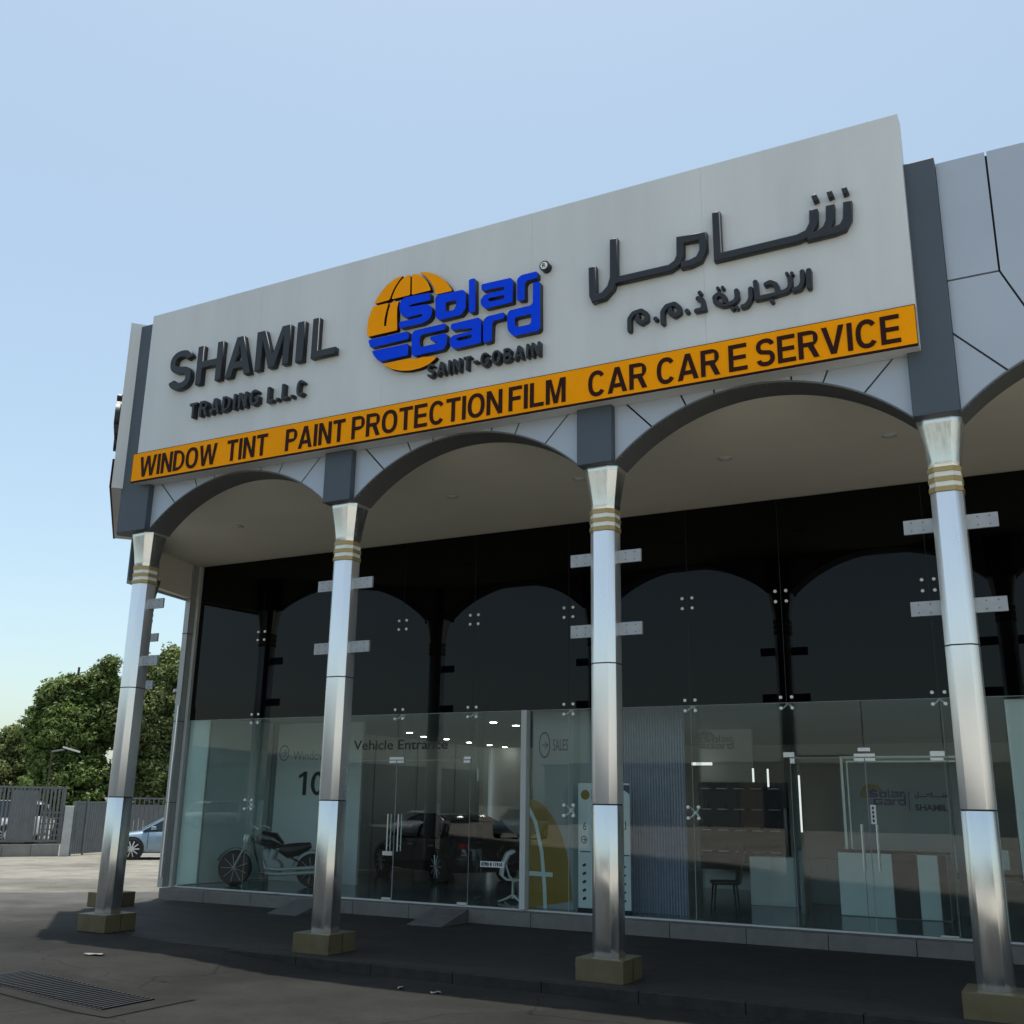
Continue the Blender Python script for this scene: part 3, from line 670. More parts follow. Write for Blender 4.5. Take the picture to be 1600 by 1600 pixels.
# ================================================================ SIGNS
TRC = {"globe":[[[1.163,2.205],[1.171,2.222],[1.189,2.246],[1.215,2.27],[1.25,2.287],[1.283,2.291],[1.265,2.274],[1.247,2.25],[1.235,2.225],[1.229,2.207]],[[1.296,2.287],[1.315,2.286],[1.316,2.242],[1.317,2.206],[1.238,2.207],[1.243,2.223],[1.255,2.248],[1.273,2.272]],[[1.322,2.286],[1.347,2.281],[1.369,2.264],[1.389,2.24],[1.405,2.205],[1.324,2.205]],[[1.351,2.288],[1.384,2.28],[1.422,2.262],[1.455,2.236],[1.477,2.209],[1.494,2.182],[1.426,2.183],[1.416,2.213],[1.399,2.242],[1.38,2.264]],[[1.157,2.196],[1.226,2.196],[1.218,2.168],[1.212,2.14],[1.21,2.108],[1.22,2.105],[1.222,2.133],[1.226,2.162],[1.236,2.195],[1.27,2.194],[1.264,2.168],[1.265,2.128],[1.269,2.08],[1.14,2.08],[1.136,2.11],[1.141,2.155]],[[1.212,1.961],[1.244,1.96],[1.293,1.961],[1.33,1.96],[1.344,1.953],[1.383,1.955],[1.439,1.946],[1.431,1.936],[1.405,1.922],[1.374,1.915],[1.332,1.914],[1.295,1.92],[1.256,1.933],[1.231,1.948]]],"bars":[[[1.145,2.066],[1.318,2.066],[1.32,2.035],[1.157,2.034]],[[1.163,2.02],[1.319,2.018],[1.321,1.973],[1.205,1.973],[1.194,1.977],[1.176,1.998]]],"let":[[[[1.404,2.194],[1.407,2.164],[1.336,2.165],[1.317,2.163],[1.321,2.157],[1.395,2.151],[1.412,2.138],[1.416,2.122],[1.412,2.101],[1.401,2.089],[1.377,2.082],[1.281,2.083],[1.277,2.108],[1.365,2.107],[1.378,2.112],[1.373,2.119],[1.311,2.118],[1.292,2.127],[1.278,2.15],[1.275,2.173],[1.283,2.192],[1.302,2.199]]],[[[1.426,2.167],[1.436,2.177],[1.538,2.174],[1.55,2.162],[1.552,2.1],[1.533,2.08],[1.446,2.079],[1.431,2.093]],[[1.47,2.141],[1.513,2.141],[1.512,2.12],[1.504,2.105],[1.471,2.105]]],[[[1.561,2.207],[1.586,2.207],[1.59,2.079],[1.565,2.08]]],[[[1.611,2.177],[1.725,2.175],[1.734,2.163],[1.734,2.083],[1.629,2.082],[1.613,2.098],[1.609,2.118],[1.62,2.132],[1.632,2.136],[1.701,2.136],[1.701,2.148],[1.613,2.152]],[[1.643,2.118],[1.702,2.117],[1.702,2.103],[1.648,2.104],[1.637,2.112]]],[[[1.75,2.085],[1.749,2.164],[1.764,2.175],[1.824,2.176],[1.826,2.15],[1.786,2.15],[1.778,2.141],[1.779,2.08]]],[[[1.334,2.049],[1.344,2.061],[1.472,2.062],[1.473,2.038],[1.379,2.039],[1.368,2.03],[1.37,1.996],[1.376,1.992],[1.441,1.993],[1.442,1.999],[1.428,2.003],[1.413,2.011],[1.411,2.023],[1.474,2.024],[1.48,2.014],[1.48,1.981],[1.466,1.965],[1.351,1.963],[1.337,1.971]]],[[[1.494,2.054],[1.604,2.055],[1.614,2.045],[1.616,1.96],[1.509,1.958],[1.493,1.976],[1.491,1.995],[1.502,2.009],[1.581,2.011],[1.58,2.021],[1.496,2.031]],[[1.521,1.996],[1.579,1.998],[1.579,1.984],[1.529,1.984],[1.518,1.991]]],[[[1.624,1.956],[1.622,2.041],[1.637,2.052],[1.703,2.053],[1.703,2.031],[1.664,2.03],[1.657,2.022],[1.656,1.958]]],[[[1.713,2.041],[1.722,2.055],[1.801,2.056],[1.809,2.063],[1.809,2.137],[1.835,2.135],[1.837,1.966],[1.828,1.958],[1.741,1.958],[1.724,1.973],[1.716,1.989]],[[1.742,2.024],[1.804,2.025],[1.804,1.995],[1.798,1.988],[1.752,1.988],[1.744,1.996]]]],"ar":[[[[2.022,2.144],[2.024,2.045],[2.03,2.03],[2.06,2.033],[2.085,2.056],[2.096,2.088],[2.097,2.226]],0.0259],[[[2.096,2.077],[2.284,2.077],[2.308,2.09],[2.318,2.112],[2.319,2.165],[2.392,2.16],[2.392,2.112],[2.377,2.085],[2.348,2.077],[2.319,2.078]],0.0242],[[[2.436,2.23],[2.437,2.076],[2.677,2.078],[2.709,2.087],[2.725,2.115],[2.727,2.159]],0.0253],[[[2.775,2.161],[2.772,2.112],[2.761,2.088],[2.739,2.076]],0.0253],[[[2.824,2.159],[2.82,2.104],[2.806,2.081],[2.78,2.076],[2.703,2.075]],0.0253]],"ard":[[[[2.731,2.206],[2.737,2.185]],0.0161],[[[2.775,2.206],[2.78,2.185]],0.0161],[[[2.817,2.206],[2.822,2.185]],0.0161]],"sub":[[[[2.702,1.975],[2.7,1.91]],0.015],[[[2.683,1.976],[2.683,1.937],[2.673,1.919],[2.65,1.916]],0.0138],[[[2.647,1.963],[2.647,1.931],[2.637,1.919],[2.6,1.915],[2.548,1.914],[2.545,1.975]],0.0138],[[[2.57,1.952],[2.589,1.958],[2.606,1.946],[2.61,1.916]],0.0138],[[[2.588,1.904],[2.594,1.891]],0.0127],[[[2.637,1.979],[2.642,1.966]],0.0104],[[[2.651,1.977],[2.656,1.965]],0.0104],[[[2.53,1.957],[2.53,1.92],[2.517,1.9],[2.498,1.898]],0.0138],[[[2.487,1.961],[2.489,1.929],[2.476,1.917],[2.444,1.916],[2.423,1.929],[2.42,1.948],[2.434,1.957],[2.451,1.941],[2.45,1.916]],0.0138],[[[2.471,1.906],[2.476,1.893]],0.0115],[[[2.485,1.905],[2.489,1.892]],0.0115],[[[2.429,1.981],[2.434,1.968]],0.0104],[[[2.444,1.98],[2.449,1.967]],0.0104],[[[2.362,1.96],[2.381,1.95],[2.387,1.917],[2.355,1.917]],0.0138],[[[2.371,1.98],[2.379,1.966]],0.0127],[[[2.329,1.929],[2.337,1.914]],0.0138],[[[2.255,1.892],[2.254,1.937],[2.267,1.953],[2.293,1.956],[2.308,1.94],[2.309,1.922],[2.294,1.915],[2.278,1.929],[2.281,1.946]],0.0144],[[[2.227,1.925],[2.236,1.911]],0.0138],[[[2.145,1.891],[2.145,1.937],[2.158,1.953],[2.184,1.957],[2.202,1.941],[2.202,1.921],[2.186,1.914],[2.17,1.928],[2.174,1.947]],0.0144]],"W":{"S":[0.166,0.307,2.041,2.206],"H":[0.313,0.469,2.042,2.2055],"A":[0.47,0.619,2.041,2.206],"M":[0.62,0.803,2.044,2.2055],"I":[0.814,0.876,2.042,2.205],"L":[0.889,1.016,2.0425,2.204],"TRADING":[0.299,0.67,1.904,1.9665],"LLC":[0.692,0.883,1.9025,1.965],"WINDOW":[0.042,0.447],"TINT":[0.505,0.699],"PAINT":[0.784,1.066],"PROTECTION":[1.082,1.69],"FILM":[1.721,1.924],"CAR":[2.0,2.196],"CAR2":[2.227,2.42],"E":[2.437,2.505],"SERVICE":[2.533,2.934],"SG":[1.404,1.848,1.8725,1.9205]},"rc":[1.85,2.19]}
def sign(T, L0, L1, label, full):
    sg = empty('signboard', T @ Matrix.Translation((L0 * K, -0.12 * K, 1.68 * K))); tag(sg, label, 'sign', 'signboards on the arcade parapet')
    edges = [L0, L0 + (L1 - L0) * 0.2, L0 + (L1 - L0) * 0.4, L0 + (L1 - L0) * 0.6, L0 + (L1 - L0) * 0.8, L1] if full else [L0, L1]
    e2 = 0.0002
    for a, b in zip(edges[:-1], edges[1:]):
        MB().box(a + (e2 if a != L0 else 0), b - (e2 if b != L1 else 0), -0.12, -0.114, 1.6835, 2.415).build('face_panel', MT['sign'], sg, T=T)
    MB().box(L0 + 0.0005, L1 - 0.0005, -0.1139, -0.0615 if full else -0.0135, 1.6840, 2.4145).build('box_frame', MT['sign'], sg, T=T)
    m = MB(); m.box(L0 - 0.012, L1 - 0.003, -0.128, -0.1203, 1.690, 1.804); m.build('orange_strip', MT['orange'], sg, T=T)
    m = MB(); m.box(L0 - 0.0125, L1 - 0.0025, -0.1278, -0.1205, 1.6845, 1.6898); m.box(L0 - 0.0125, L1 - 0.0025, -0.1285, -0.1205, 1.8042, 1.8058); m.build('strip_trim', MT['maroon'], sg, T=T)
    MB().box(L0 - 0.0135, L0 - 0.0127, -0.1285, -0.1203, 1.6845, 1.8058).build('strip_end', MT['maroon'], sg, T=T); MB().box(L1 - 0.0024, L1 - 0.0016, -0.1285, -0.1203, 1.6845, 1.8058).build('strip_end', MT['maroon'], sg, T=T)
    return sg
sg = sign(TR(0, 0), 0.012, 2.978, 'long white front signboard with Latin, Arabic and globe logo lettering above an orange strip', True)
W = TRC['W']; YF = -0.1203
Yb = -0.1203; DP = 0.0247
FW = dict(S=(.166, .287), H=(.314, .447), A=(.468, .598), M=(.618, .782), I=(.815, .850), L=(.888, 1.000))
for k in 'SHAMIL':
    (x0, x1), z0, z1 = FW[k], W[k][2], W[k][3]; word(k, x0, x1, z0, z1, Yb, DP, MT['black'], sg, stem=0.185, bevel=0.008)
x0, x1, z0, z1 = W['TRADING']; x1 -= 0.018; word('TRADING', x0, x1, z0, z1, Yb, DP, MT['black'], sg, stem=0.19, track=0.22, bevel=0.005)
x0, x1, z0, z1 = W['LLC']; x1 -= 0.015; word('L.L.C', x0, x1, z0, z1, Yb, DP, MT['black'], sg, stem=0.19, track=0.22, bevel=0.005)
OW = {'WINDOW':(0.0440,0.4510),'TINT':(0.5030,0.7000),'PAINT':(0.7870,1.0560),'PROTECTION':(1.0860,1.6930),'FILM':(1.7170,1.9220),'CAR':(2.0000,2.1970),'CAR2':(2.2280,2.4260),'E':(2.4530,2.5080),'SERVICE':(2.5350,2.9340)}
for k, t in (('WINDOW', 'WINDOW'), ('TINT', 'TINT'), ('PAINT', 'PAINT'), ('PROTECTION', 'PROTECTION'), ('FILM', 'FILM'), ('CAR', 'CAR'), ('CAR2', 'CAR'), ('E', 'E'), ('SERVICE', 'SERVICE')):
    word(t, OW[k][0], OW[k][1], 1.7015, 1.7855, -0.1282, 0.0022, MT['maroon'], sg, stem=0.165, track=0.095)
def solid(name, loops, y, depth, mats, parent, T=None, bevel=0.0):
    c = [sum(p[0] for p in loops[0]) / len(loops[0]), sum(p[1] for p in loops[0]) / len(loops[0])]
    me = curve_mesh(name, [[((x - c[0]) * K, (z - c[1]) * K) for x, z in lp] for lp in loops], depth * K, mats, bevel)
    o = bpy.data.objects.new(name, me); COL.objects.link(o)
    return place(o, parent, (T or Matrix.Identity(4)) @ Matrix.Translation((c[0] * K, y * K, c[1] * K)))
def smooth_loop(lp, it=1, cut=0.22):
    """round the corners of a traced outline a little"""
    for _ in range(it):
        out = []
        for i in range(len(lp)):
            a = Vector(lp[i]); b = Vector(lp[(i + 1) % len(lp)]); d = (b - a).length; t = min(cut, 0.004 / max(d, 1e-6))
            out += [tuple(a.lerp(b, t)), tuple(a.lerp(b, 1 - t))]
        lp = out
    return lp
for lp in TRC['globe']: solid('globe_piece', [smooth_loop(lp)], Yb, DP - 0.004, [MT['orange'], MT['maroon']], sg)
for lp in TRC['bars']: solid('globe_bar', [smooth_loop(lp)], Yb, DP - 0.003, [MT['blue'], MT['blacktrim']], sg)
for lt in TRC['let']: solid('logo_letter', [smooth_loop(l) for l in lt], Yb, DP, [MT['blue'], MT['blacktrim']], sg)
x0, x1, z0, z1 = W['SG']; x1 -= 0.012; word('SAINT-GOBAIN', x0, x1, z0, z1, Yb, DP, MT['black'], sg, stem=0.17, track=0.22, bevel=0.003)
rc = TRC['rc']
m = MB(); m.lathe([(0.0175, 0.0), (0.0175, -DP)], n=24, axis='y', c=(rc[0], Yb, rc[1])); m.cur = 1; m.lathe([(0.013, -DP - 0.0002), (0.013, -DP - 0.001)], n=24, axis='y', c=(rc[0], Yb, rc[1]))
rg = m.build('registered_mark', [MT['blacktrim'], MT['bandwhite']], sg)
fit_text('mark_letter', 'R', rc[0] - 0.006, rc[0] + 0.006, rc[1] - 0.007, rc[1] + 0.008, Yb - DP - 0.0012, 0.0006, MT['blackm'], rg, bold=0.02)
for k, (pts, wd) in enumerate(TRC['ar']): solid('arabic_letter', [stroke(pts, wd)], Yb, DP - 0.0003 * k, MT['black'], sg, bevel=0.012)
for k, (pts, wd) in enumerate(TRC['ard']): solid('arabic_dot', [stroke(pts, wd)], Yb, DP - 0.001, MT['black'], sg, bevel=0.01)
for k, (pts, wd) in enumerate(TRC['sub']): solid('arabic_letter', [smooth_loop(stroke(pts, wd), 1, 0.3)], Yb, DP * 0.9 - 0.00025 * k, MT['black'], sg, bevel=0.006)
TS2 = TCH @ Matrix.Translation((0, -0.048 * K, 0))
sg2 = sign(TS2, 0.04, LCH - 0.008, 'matching signboard on the chamfered corner, seen edge-on with dark letters standing proud', False)
sc_ = 0.33
for k, (pts, wd) in enumerate(TRC['ar'] + TRC['ard']):
    solid('arabic_letter', [stroke([(LCH - 0.06 - (2.8 - x) * sc_ * 0.9, 1.86 + (z - 1.95) * 0.95) for x, z in pts], wd * 0.55)], Yb, DP - 0.0003 * k, MT['black'], sg2, T=TS2)

# downlights in the porch ceiling
dl = empty('downlight', TR(0.53, 0.545, 1.672))
lbl = ['nearest the corner column', 'just behind the second steel column', 'in front of the left pair of entrance doors', 'just left of the third steel column', 'above the ribbed panel bay', 'left of the fourth column', 'beyond the fourth steel column']
MB().lathe([(0.024, 0.0), (0.0265, -0.002), (0.0235, -0.0042), (0.019, -0.0035)], n=24).build('trim_ring', MT['sign'], dl, T=TR(0.53, 0.545, 1.672), smooth=True)
MB().lathe([(0.0185, -0.0036), (0.015, -0.0058), (0.008, -0.0066)], n=20).build('lens', MT['lampoff'], dl, T=TR(0.53, 0.545, 1.672), smooth=True)
tag(dl, 'round recessed downlight in the porch ceiling ' + lbl[1], 'light', 'downlights in the porch ceiling')
for i, x in enumerate([-0.045, 1.098, 1.663, 2.233, 2.795, 3.36]):
    c = copy_tree(dl, TR(x, 0.545, 1.672)); c['label'] = 'round recessed downlight in the porch ceiling ' + lbl[[0, 2, 3, 4, 5, 6][i]]

# ================================================================ DRAIN, LITTER
MT['pitm'] = mat('pit_dark', (0.012, 0.012, 0.012), 0.9)
dg_ = empty('drain_cover', TR(0.85, -0.87, 0)); tag(dg_, 'square concrete drain surround with a slotted iron grate set in the yard', 'drain')
def gy(x): return ground_h(x, 0) / K
zz = ground_h(0.5, 0) / K
def slab(x0, x1, y0, y1, dz):
    m = MB(); n = 8; vs = []
    for i in range(n + 1):
        x = x0 + (x1 - x0) * i / n; z = ground_h(x, 0) / K + dz
        vs += [(x, y0, z), (x, y1, z)]
    return m.add(vs, [(2 * i, 2 * i + 2, 2 * i + 3, 2 * i + 1) for i in range(n)])
# recessed joint round the slab, then the slab, its frame and the bars
slab(0.495, 1.165, -1.022, -0.728, 0.0010).build('joint_line', MT['blackm'], dg_, fix=False)
slab(0.500, 1.160, -1.018, -0.732, 0.0024).build('surround', MT['drain'] if 'drain' in MT else MT['kerb'], dg_, fix=False)
slab(0.575, 1.085, -0.972, -0.795, 0.0034).build('grate_pit', MT['pitm'], dg_, fix=False)
for i in range(30):
    x = 0.585 + i * 0.0170
    MB().box(x, x + 0.0085, -0.966, -0.801, gy(x + 0.004) + 0.0036, gy(x + 0.004) + 0.0062).build('grate_bar', MT['iron'], dg_)
for i, (x, y, rz) in enumerate([(0.472, -0.46, 0.3), (1.62, -0.31, 1.0), (1.50, -0.30, 2.2)]):
    m = MB(1.0); rnd = random.Random(i); s = 0.10 if i == 0 else 0.05
    g = [[(s * (a - 1.5) * 0.8, s * (b - 1) * 0.6, 0.006 + rnd.random() * 0.022) for b in range(3)] for a in range(4)]
    vs = [p for r in g for p in r]; m.add(vs, [(a * 3 + b, a * 3 + 3 + b, a * 3 + 4 + b, a * 3 + 1 + b) for a in range(3) for b in range(2)])
    o = m.build('litter_scrap', MT['scrap'], T=TR(x, y, ground_h(x, y) / K, rz), fix=False); tag(o, ['crumpled pale paper scrap lying on the yard near the corner column', 'tiny pale scrap in the gutter between the second and third columns', 'small torn scrap beside the gutter nearer the second column'][i], 'litter')
sp_ = share(bpy.data.objects['litter_scrap'], None, TR(-0.12, D - 0.05, 0.0517, 1.1)); sp_['label'] = 'crumpled paper lying on the step below the motorcycle window'

# ================================================================ INTERIOR
tag(MB().box(-0.797, 5.29, D + 0.051, 4.34, 0.0, 0.0545).build('interior_floor', MT['floor']), kind='structure')
tag(MB().box(-0.796, 5.29, D + 0.12, 4.34, 0.888, 0.90).build('interior_ceiling', MT['wgrey']), kind='structure')
tag(MB().box(-0.796, 5.29, 4.30, 4.33, 0.055, 0.886).build('interior_wall', MT['white']), kind='structure')
wl = MB().box(-0.74, -0.16, 1.75, 1.77, 0.055, 0.886).build('partition_wall', MT['white']); tag(wl, 'white partition behind the motorcycle with window service lettering and a large number', 'partition')
fit_text('wall_lettering', 'Window', -0.625, -0.40, 0.685, 0.735, 1.7488, 0.001, MT['wgrey'], wl)
solid('wall_number', [[(-0.545, 0.50), (-0.520, 0.50), (-0.520, 0.625), (-0.540, 0.625), (-0.575, 0.605), (-0.575, 0.588), (-0.545, 0.60)]], 1.7488, 0.001, MT['blackm'], wl)
solid('wall_number', [[(-0.445 + 0.045 * math.cos(a), 0.5625 + 0.0625 * math.sin(a)) for a in np.linspace(0, 2 * math.pi, 32, endpoint=False)], [(-0.445 + 0.020 * math.cos(a), 0.5625 + 0.044 * math.sin(a)) for a in np.linspace(0, 2 * math.pi, 32, endpoint=False)]], 1.7488, 0.001, MT['blackm'], wl)
def ring(cx, cz, y, r, t, name, m, par, sz=1.3):
    o = [(cx + r * math.cos(a) , cz + r * sz * math.sin(a)) for a in np.linspace(0, 2 * math.pi, 32, endpoint=False)]
    i_ = [(cx + (r - t) * math.cos(a), cz + (r - t) * sz * math.sin(a)) for a in np.linspace(0, 2 * math.pi, 32, endpoint=False)]
    solid(name, [o, i_], y, 0.001, m, par)
    solid(name, [stroke([(cx - r * 0.5, cz), (cx + r * 0.55, cz)], t), ], y, 0.001, m, par)
    solid(name, [stroke([(cx + r * 0.05, cz + r * 0.5), (cx + r * 0.6, cz), (cx + r * 0.05, cz - r * 0.5)], t)], y, 0.0012, m, par)
ring(-0.69, 0.725, 1.7488, 0.034, 0.006, 'arrow_mark', MT['wgrey'], wl)
# reveal pillars left of the partition
for x in (-0.78,): MB().box(x, x + 0.05, 1.80, 1.86, 0.055, 0.886)
w2 = MB().box(1.13, 1.43, D + 0.12, D + 0.135, 0.055, 0.86).build('partition_wall', MT['wgrey']); tag(w2, 'grey partition beside the aluminium mullion with sales sign and yellow half disc', 'partition')
yP = D + 0.1192
def toP(x, z):   # seen-through shift from the glass plane to the partition plane
    t = (yP - CAM.y / K) / (D - CAM.y / K); return (CAM.x / K + (x - CAM.x / K) * t, CAM.z / K + (z - CAM.z / K) * t)
disc = [toP(1.165, 0.062)] + [toP(1.165 + 0.205 * math.cos(a) , 0.10 + 0.395 * math.sin(a)) for a in np.linspace(0, math.pi / 2, 16)]
disc = [p for p in disc if p[0] < 1.428]
solid('half_disc', [disc], yP, 0.0008, MT['yellow'], w2)
solid('disc_line', [stroke([toP(1.155, 0.485), toP(1.205, 0.40), toP(1.235, 0.28), toP(1.248, 0.15), toP(1.252, 0.063)], 0.016)], yP - 0.001, 0.0008, MT['tealg'], w2)
solid('disc_line', [stroke([toP(1.160, 0.198), toP(1.285, 0.196)], 0.018)], yP - 0.0022, 0.0008, MT['tealg'], w2)
a_ = toP(1.283, 0.735); b_ = toP(1.352, 0.688)
fit_text('sales_lettering', 'SALES', a_[0], b_[0], b_[1], a_[1], yP, 0.0008, MT['blackm'], w2)
a_ = toP(1.285, 0.668); b_ = toP(1.352, 0.660)
fit_text('sales_lettering', 'ENTRANCE', a_[0], b_[0], b_[1], a_[1], yP, 0.0008, MT['blackm'], w2) if False else None
cxx, czz = toP(1.2435, 0.712); ring(cxx, czz, yP, 0.027, 0.004, 'arrow_mark', MT['blackm'], w2, sz=2.1)
rb = empty('ribbed_panel', TR(1.62, D + 0.19, 0.055)); tag(rb, 'tall blue-grey ribbed screen behind the glass right of the third column', 'screen')
MB().box(1.50, 1.79, D + 0.195, D + 0.205, 0.055, 0.886).build('panel_back', MT['rib'], rb)
r0 = None
for i in range(24):
    x = 1.505 + i * 0.012
    if r0 is None: r0 = MB().lathe([(0.0048, 0.055), (0.0048, 0.886)], n=8).build('rib', MT['rib'], rb, T=TR(x, D + 0.190), smooth=True)
    else: share(r0, rb, TR(x, D + 0.190))
# roll-up banner
bn = empty('rollup_banner', TR(1.49, D + 0.05, 0.055)); tag(bn, 'white roll-up banner standing behind the glass at the third column, printed in two languages', 'banner')
yb = D + 0.05
MB().box(1.376, 1.604, yb, yb + 0.002, 0.073, 0.552).build('banner_sheet', MT['banner'], bn)
MB().box(1.376, 1.604, yb - 0.008, yb + 0.014, 0.0555, 0.072).build('base_housing', MT['blackm'], bn, bevel=0.006)
MB().box(1.376, 1.604, yb - 0.002, yb + 0.004, 0.5525, 0.558).build('top_rail', MT['fit'], bn)
solid('banner_print', [[(1.53, 0.5515), (1.6035, 0.5515), (1.6035, 0.515), (1.575, 0.535)]], yb - 0.0003, 0.0004, MT['navy'], bn)
cD = [(1.408 + 0.020 * math.cos(a), 0.512 + 0.020 * math.sin(a)) for a in np.linspace(0, 2 * math.pi, 24, endpoint=False)]
solid('banner_print', [cD], yb - 0.0003, 0.0004, MT['yellow'], bn)
fit_text('banner_print', 'SOLAR', 1.435, 1.50, 0.515, 0.532, yb - 0.0003, 0.0004, MT['bluegrey'], bn, bold=0.03)
fit_text('banner_print', 'GARD', 1.435, 1.50, 0.493, 0.510, yb - 0.0003, 0.0004, MT['bluegrey'], bn, bold=0.03)
fit_text('banner_print', '6', 1.398, 1.412, 0.372, 0.405, yb - 0.0003, 0.0004, MT['blackm'], bn)
solid('banner_print', [stroke([(1.567, 0.38), (1.585, 0.38), (1.585, 0.41)], 0.004)], yb - 0.0003, 0.0004, MT['blackm'], bn)
for (xa, xb, zz_) in ((1.385, 1.43, 0.288), (1.55, 1.598, 0.279)): solid('banner_print', [stroke([(xa, zz_), (xb, zz_)], 0.004)], yb - 0.0003, 0.0004, MT['blackm'], bn)
ring(1.402, 0.335, yb - 0.0003, 0.013, 0.003, 'banner_print', MT['blackm'], bn, sz=1.2)
for k in range(5):
    solid('banner_print', [stroke([(1.396, 0.105 + k * 0.032), (1.410, 0.112 + k * 0.032)], 0.010)], yb - 0.0003, 0.0004, MT['blackm'], bn)
    solid('banner_print', [stroke([(1.577, 0.105 + k * 0.032), (1.583, 0.110 + k * 0.032)], 0.007)], yb - 0.0003, 0.0004, MT['blackm'], bn)
# plate sticker low on the fixed pane
pl = MB().box(0.946, 1.057, D - 0.0026, D - 0.0018, 0.214, 0.237).build('glass_sticker', MT['paper'], bld)
fit_text('sticker_print', '0700 8 11910', 0.951, 1.052, 0.2175, 0.2335, D - 0.0028, 0.0004, MT['blackm'], pl, bold=0.05)
# display wall with relief logo
dw = MB().box(1.36, 1.66, 2.80, 2.83, 0.055, 0.886).build('partition_wall', MT['white']); tag(dw, 'white wall with the raised globe logo above the display shelves', 'partition')
lx = lambda x: 1.395 + (x - 1.29) * 0.30 ; lz = lambda z: 0.755 + (z - 1.88) * 0.30
for lt in TRC['let'] + [[g_] for g_ in TRC['globe'][:5] + TRC['bars']]:
    solid('relief_logo', [[(lx(x), lz(z)) for x, z in l] for l in lt], 2.7998, 0.004, MT['wgrey'], dw)
sh = empty('display_shelf', TR(1.6, 2.62, 0.055)); tag(sh, 'black wall display shelving with lit ledges behind the glass right of the ribbed screen', 'shelf')
MB().box(1.40, 1.87, 2.66, 2.69, 0.16, 0.60).build('shelf_back', MT['blackm'], sh)
for r in range(4):
    for c in range(5):
        x = 1.415 + c * 0.091; z = 0.565 - r * 0.105
        MB().box(x, x + 0.055, 2.63, 2.66, z, z + 0.004).build('shelf_ledge', MT['fit'], sh)
        if (r * 5 + c) % 4 != 3:
            MB().box(x + 0.012, x + 0.040, 2.638, 2.655, z + 0.0045, z + 0.035).build('display_box', MT['blackm'], sh)
tb = None
for i, (x, y, z0, z1) in enumerate([(1.80, 2.55, 0.575, 0.665), (1.71, 2.60, 0.60, 0.67), (1.98, 2.45, 0.36, 0.63)]):
    o = MB().box(x, x + 0.008, y, y + 0.008, z0, z1).build('tube_lamp', MT['tube'])
    tag(o, ['short upright lit tube lamp at the right end of the shelf top', 'short lit tube lamp left of the brighter one on the shelf top', 'long upright lit tube lamp beside the right entrance doors'][i], 'lamp')
o = MB().box(1.35, 1.46, 2.70, 2.72, 0.690, 0.705).build('lit_sign', MT['tube']); tag(o, 'small lit white bar on the wall left of the display shelves', 'lamp')
# dining-style chair, white counter blocks
def chair():
    t = empty('visitor_chair', TR(1.85, 1.6, 0.055)); tag(t, 'dark high-backed visitor chair standing in front of the white cabinet', 'chair')
    T = TR(1.85, 1.6, 0.055, R(25))
    m = MB(1.0); m.box(-0.22, 0.22, -0.22, 0.22, 0.42, 0.48); m.build('seat', MT['blackm'], t, T=T, bevel=0.02)
    m = MB(1.0); m.prism([(0.2, 0.44), (0.25, 0.44), (0.33, 0.95), (0.29, 0.96)], -0.21, 0.21, 'y'); m.build('backrest', MT['blackm'], t, T=T, bevel=0.012)
    for sx in (-1, 1):
        for sy in (-1, 1): MB(1.0).tube([(sx * 0.17, sy * 0.17, 0.43), (sx * 0.21, sy * 0.21, 0)], [0.018, 0.010], n=8).build('leg', MT['blackm'], t, T=T)
    return t
chair()
for i, (a, b, y, h, m_, lb) in enumerate([(1.86, 2.06, 1.95, 0.26, 'white', 'white cabinet behind the dark visitor chair'), (2.07, 2.24, 2.2, 0.25, 'wgrey', 'grey low cabinet just left of the right entrance doors')]):
    c = empty('cabinet', TR(a, y)); tag(c, lb, 'cabinet')
    MB().box(a, b, y, y + 0.12, 0.055, h).build('cabinet_body', MT[m_], c, bevel=0.006)
    for k in range(2): MB().box(a + 0.004 + k * (b - a) / 2, a + (k + 1) * (b - a) / 2 - 0.004, y - 0.004, y - 0.0002, 0.065, h - 0.006).build('cabinet_door', MT[m_], c)
# reception desk and back wall board behind the right doors
ds = empty('reception_desk', TR(2.5, 1.7)); tag(ds, 'white reception desk with a dark vertical stripe behind the right entrance doors', 'desk')
MB().box(2.30, 2.72, 1.72, 1.84, 0.055, 0.300).build('desk_body', MT['white'], ds)
MB().box(2.298, 2.722, 1.71, 1.85, 0.3005, 0.309).build('desk_top', MT['blackm'], ds)
for k, (a, b) in enumerate([(2.300, 2.405), (2.407, 2.511), (2.609, 2.685)]): MB().box(a, b, 1.712, 1.7195, 0.058, 0.2995).build('front_panel', MT['tealg'], ds)
MB().box(2.513, 2.607, 1.711, 1.7195, 0.058, 0.2998).build('front_panel', MT['blackm'], ds)
MB().box(2.687, 2.718, 1.712, 1.7195, 0.058, 0.2995).build('front_panel', MT['blackm'], ds)
bw = empty('logo_board', TR(2.5, 2.0)); tag(bw, 'framed grey wall board with globe logo and company name behind the reception desk', 'sign')
MB().box(2.285, 2.80, 2.02, 2.04, 0.055, 0.690).build('board', MT['wgrey'], bw)
for a in ((2.275, 2.287, 0.055, 0.70), (2.8, 2.812, 0.055, 0.70), (2.2875, 2.7995, 0.690, 0.70)): MB().box(a[0], a[1], 2.005, 2.042, a[2], a[3]).build('board_frame', MT['fit'], bw)
MB().box(2.30, 2.306, 2.012, 2.0195, 0.30, 0.680).build('light_strip', MT['fit'], bw); MB().box(2.3065, 2.79, 2.012, 2.0195, 0.674, 0.680).build('light_strip', MT['fit'], bw)
lx2 = lambda x: 2.375 + (x - 1.22) * 0.27; lz2 = lambda z: 0.475 + (z - 1.90) * 0.27
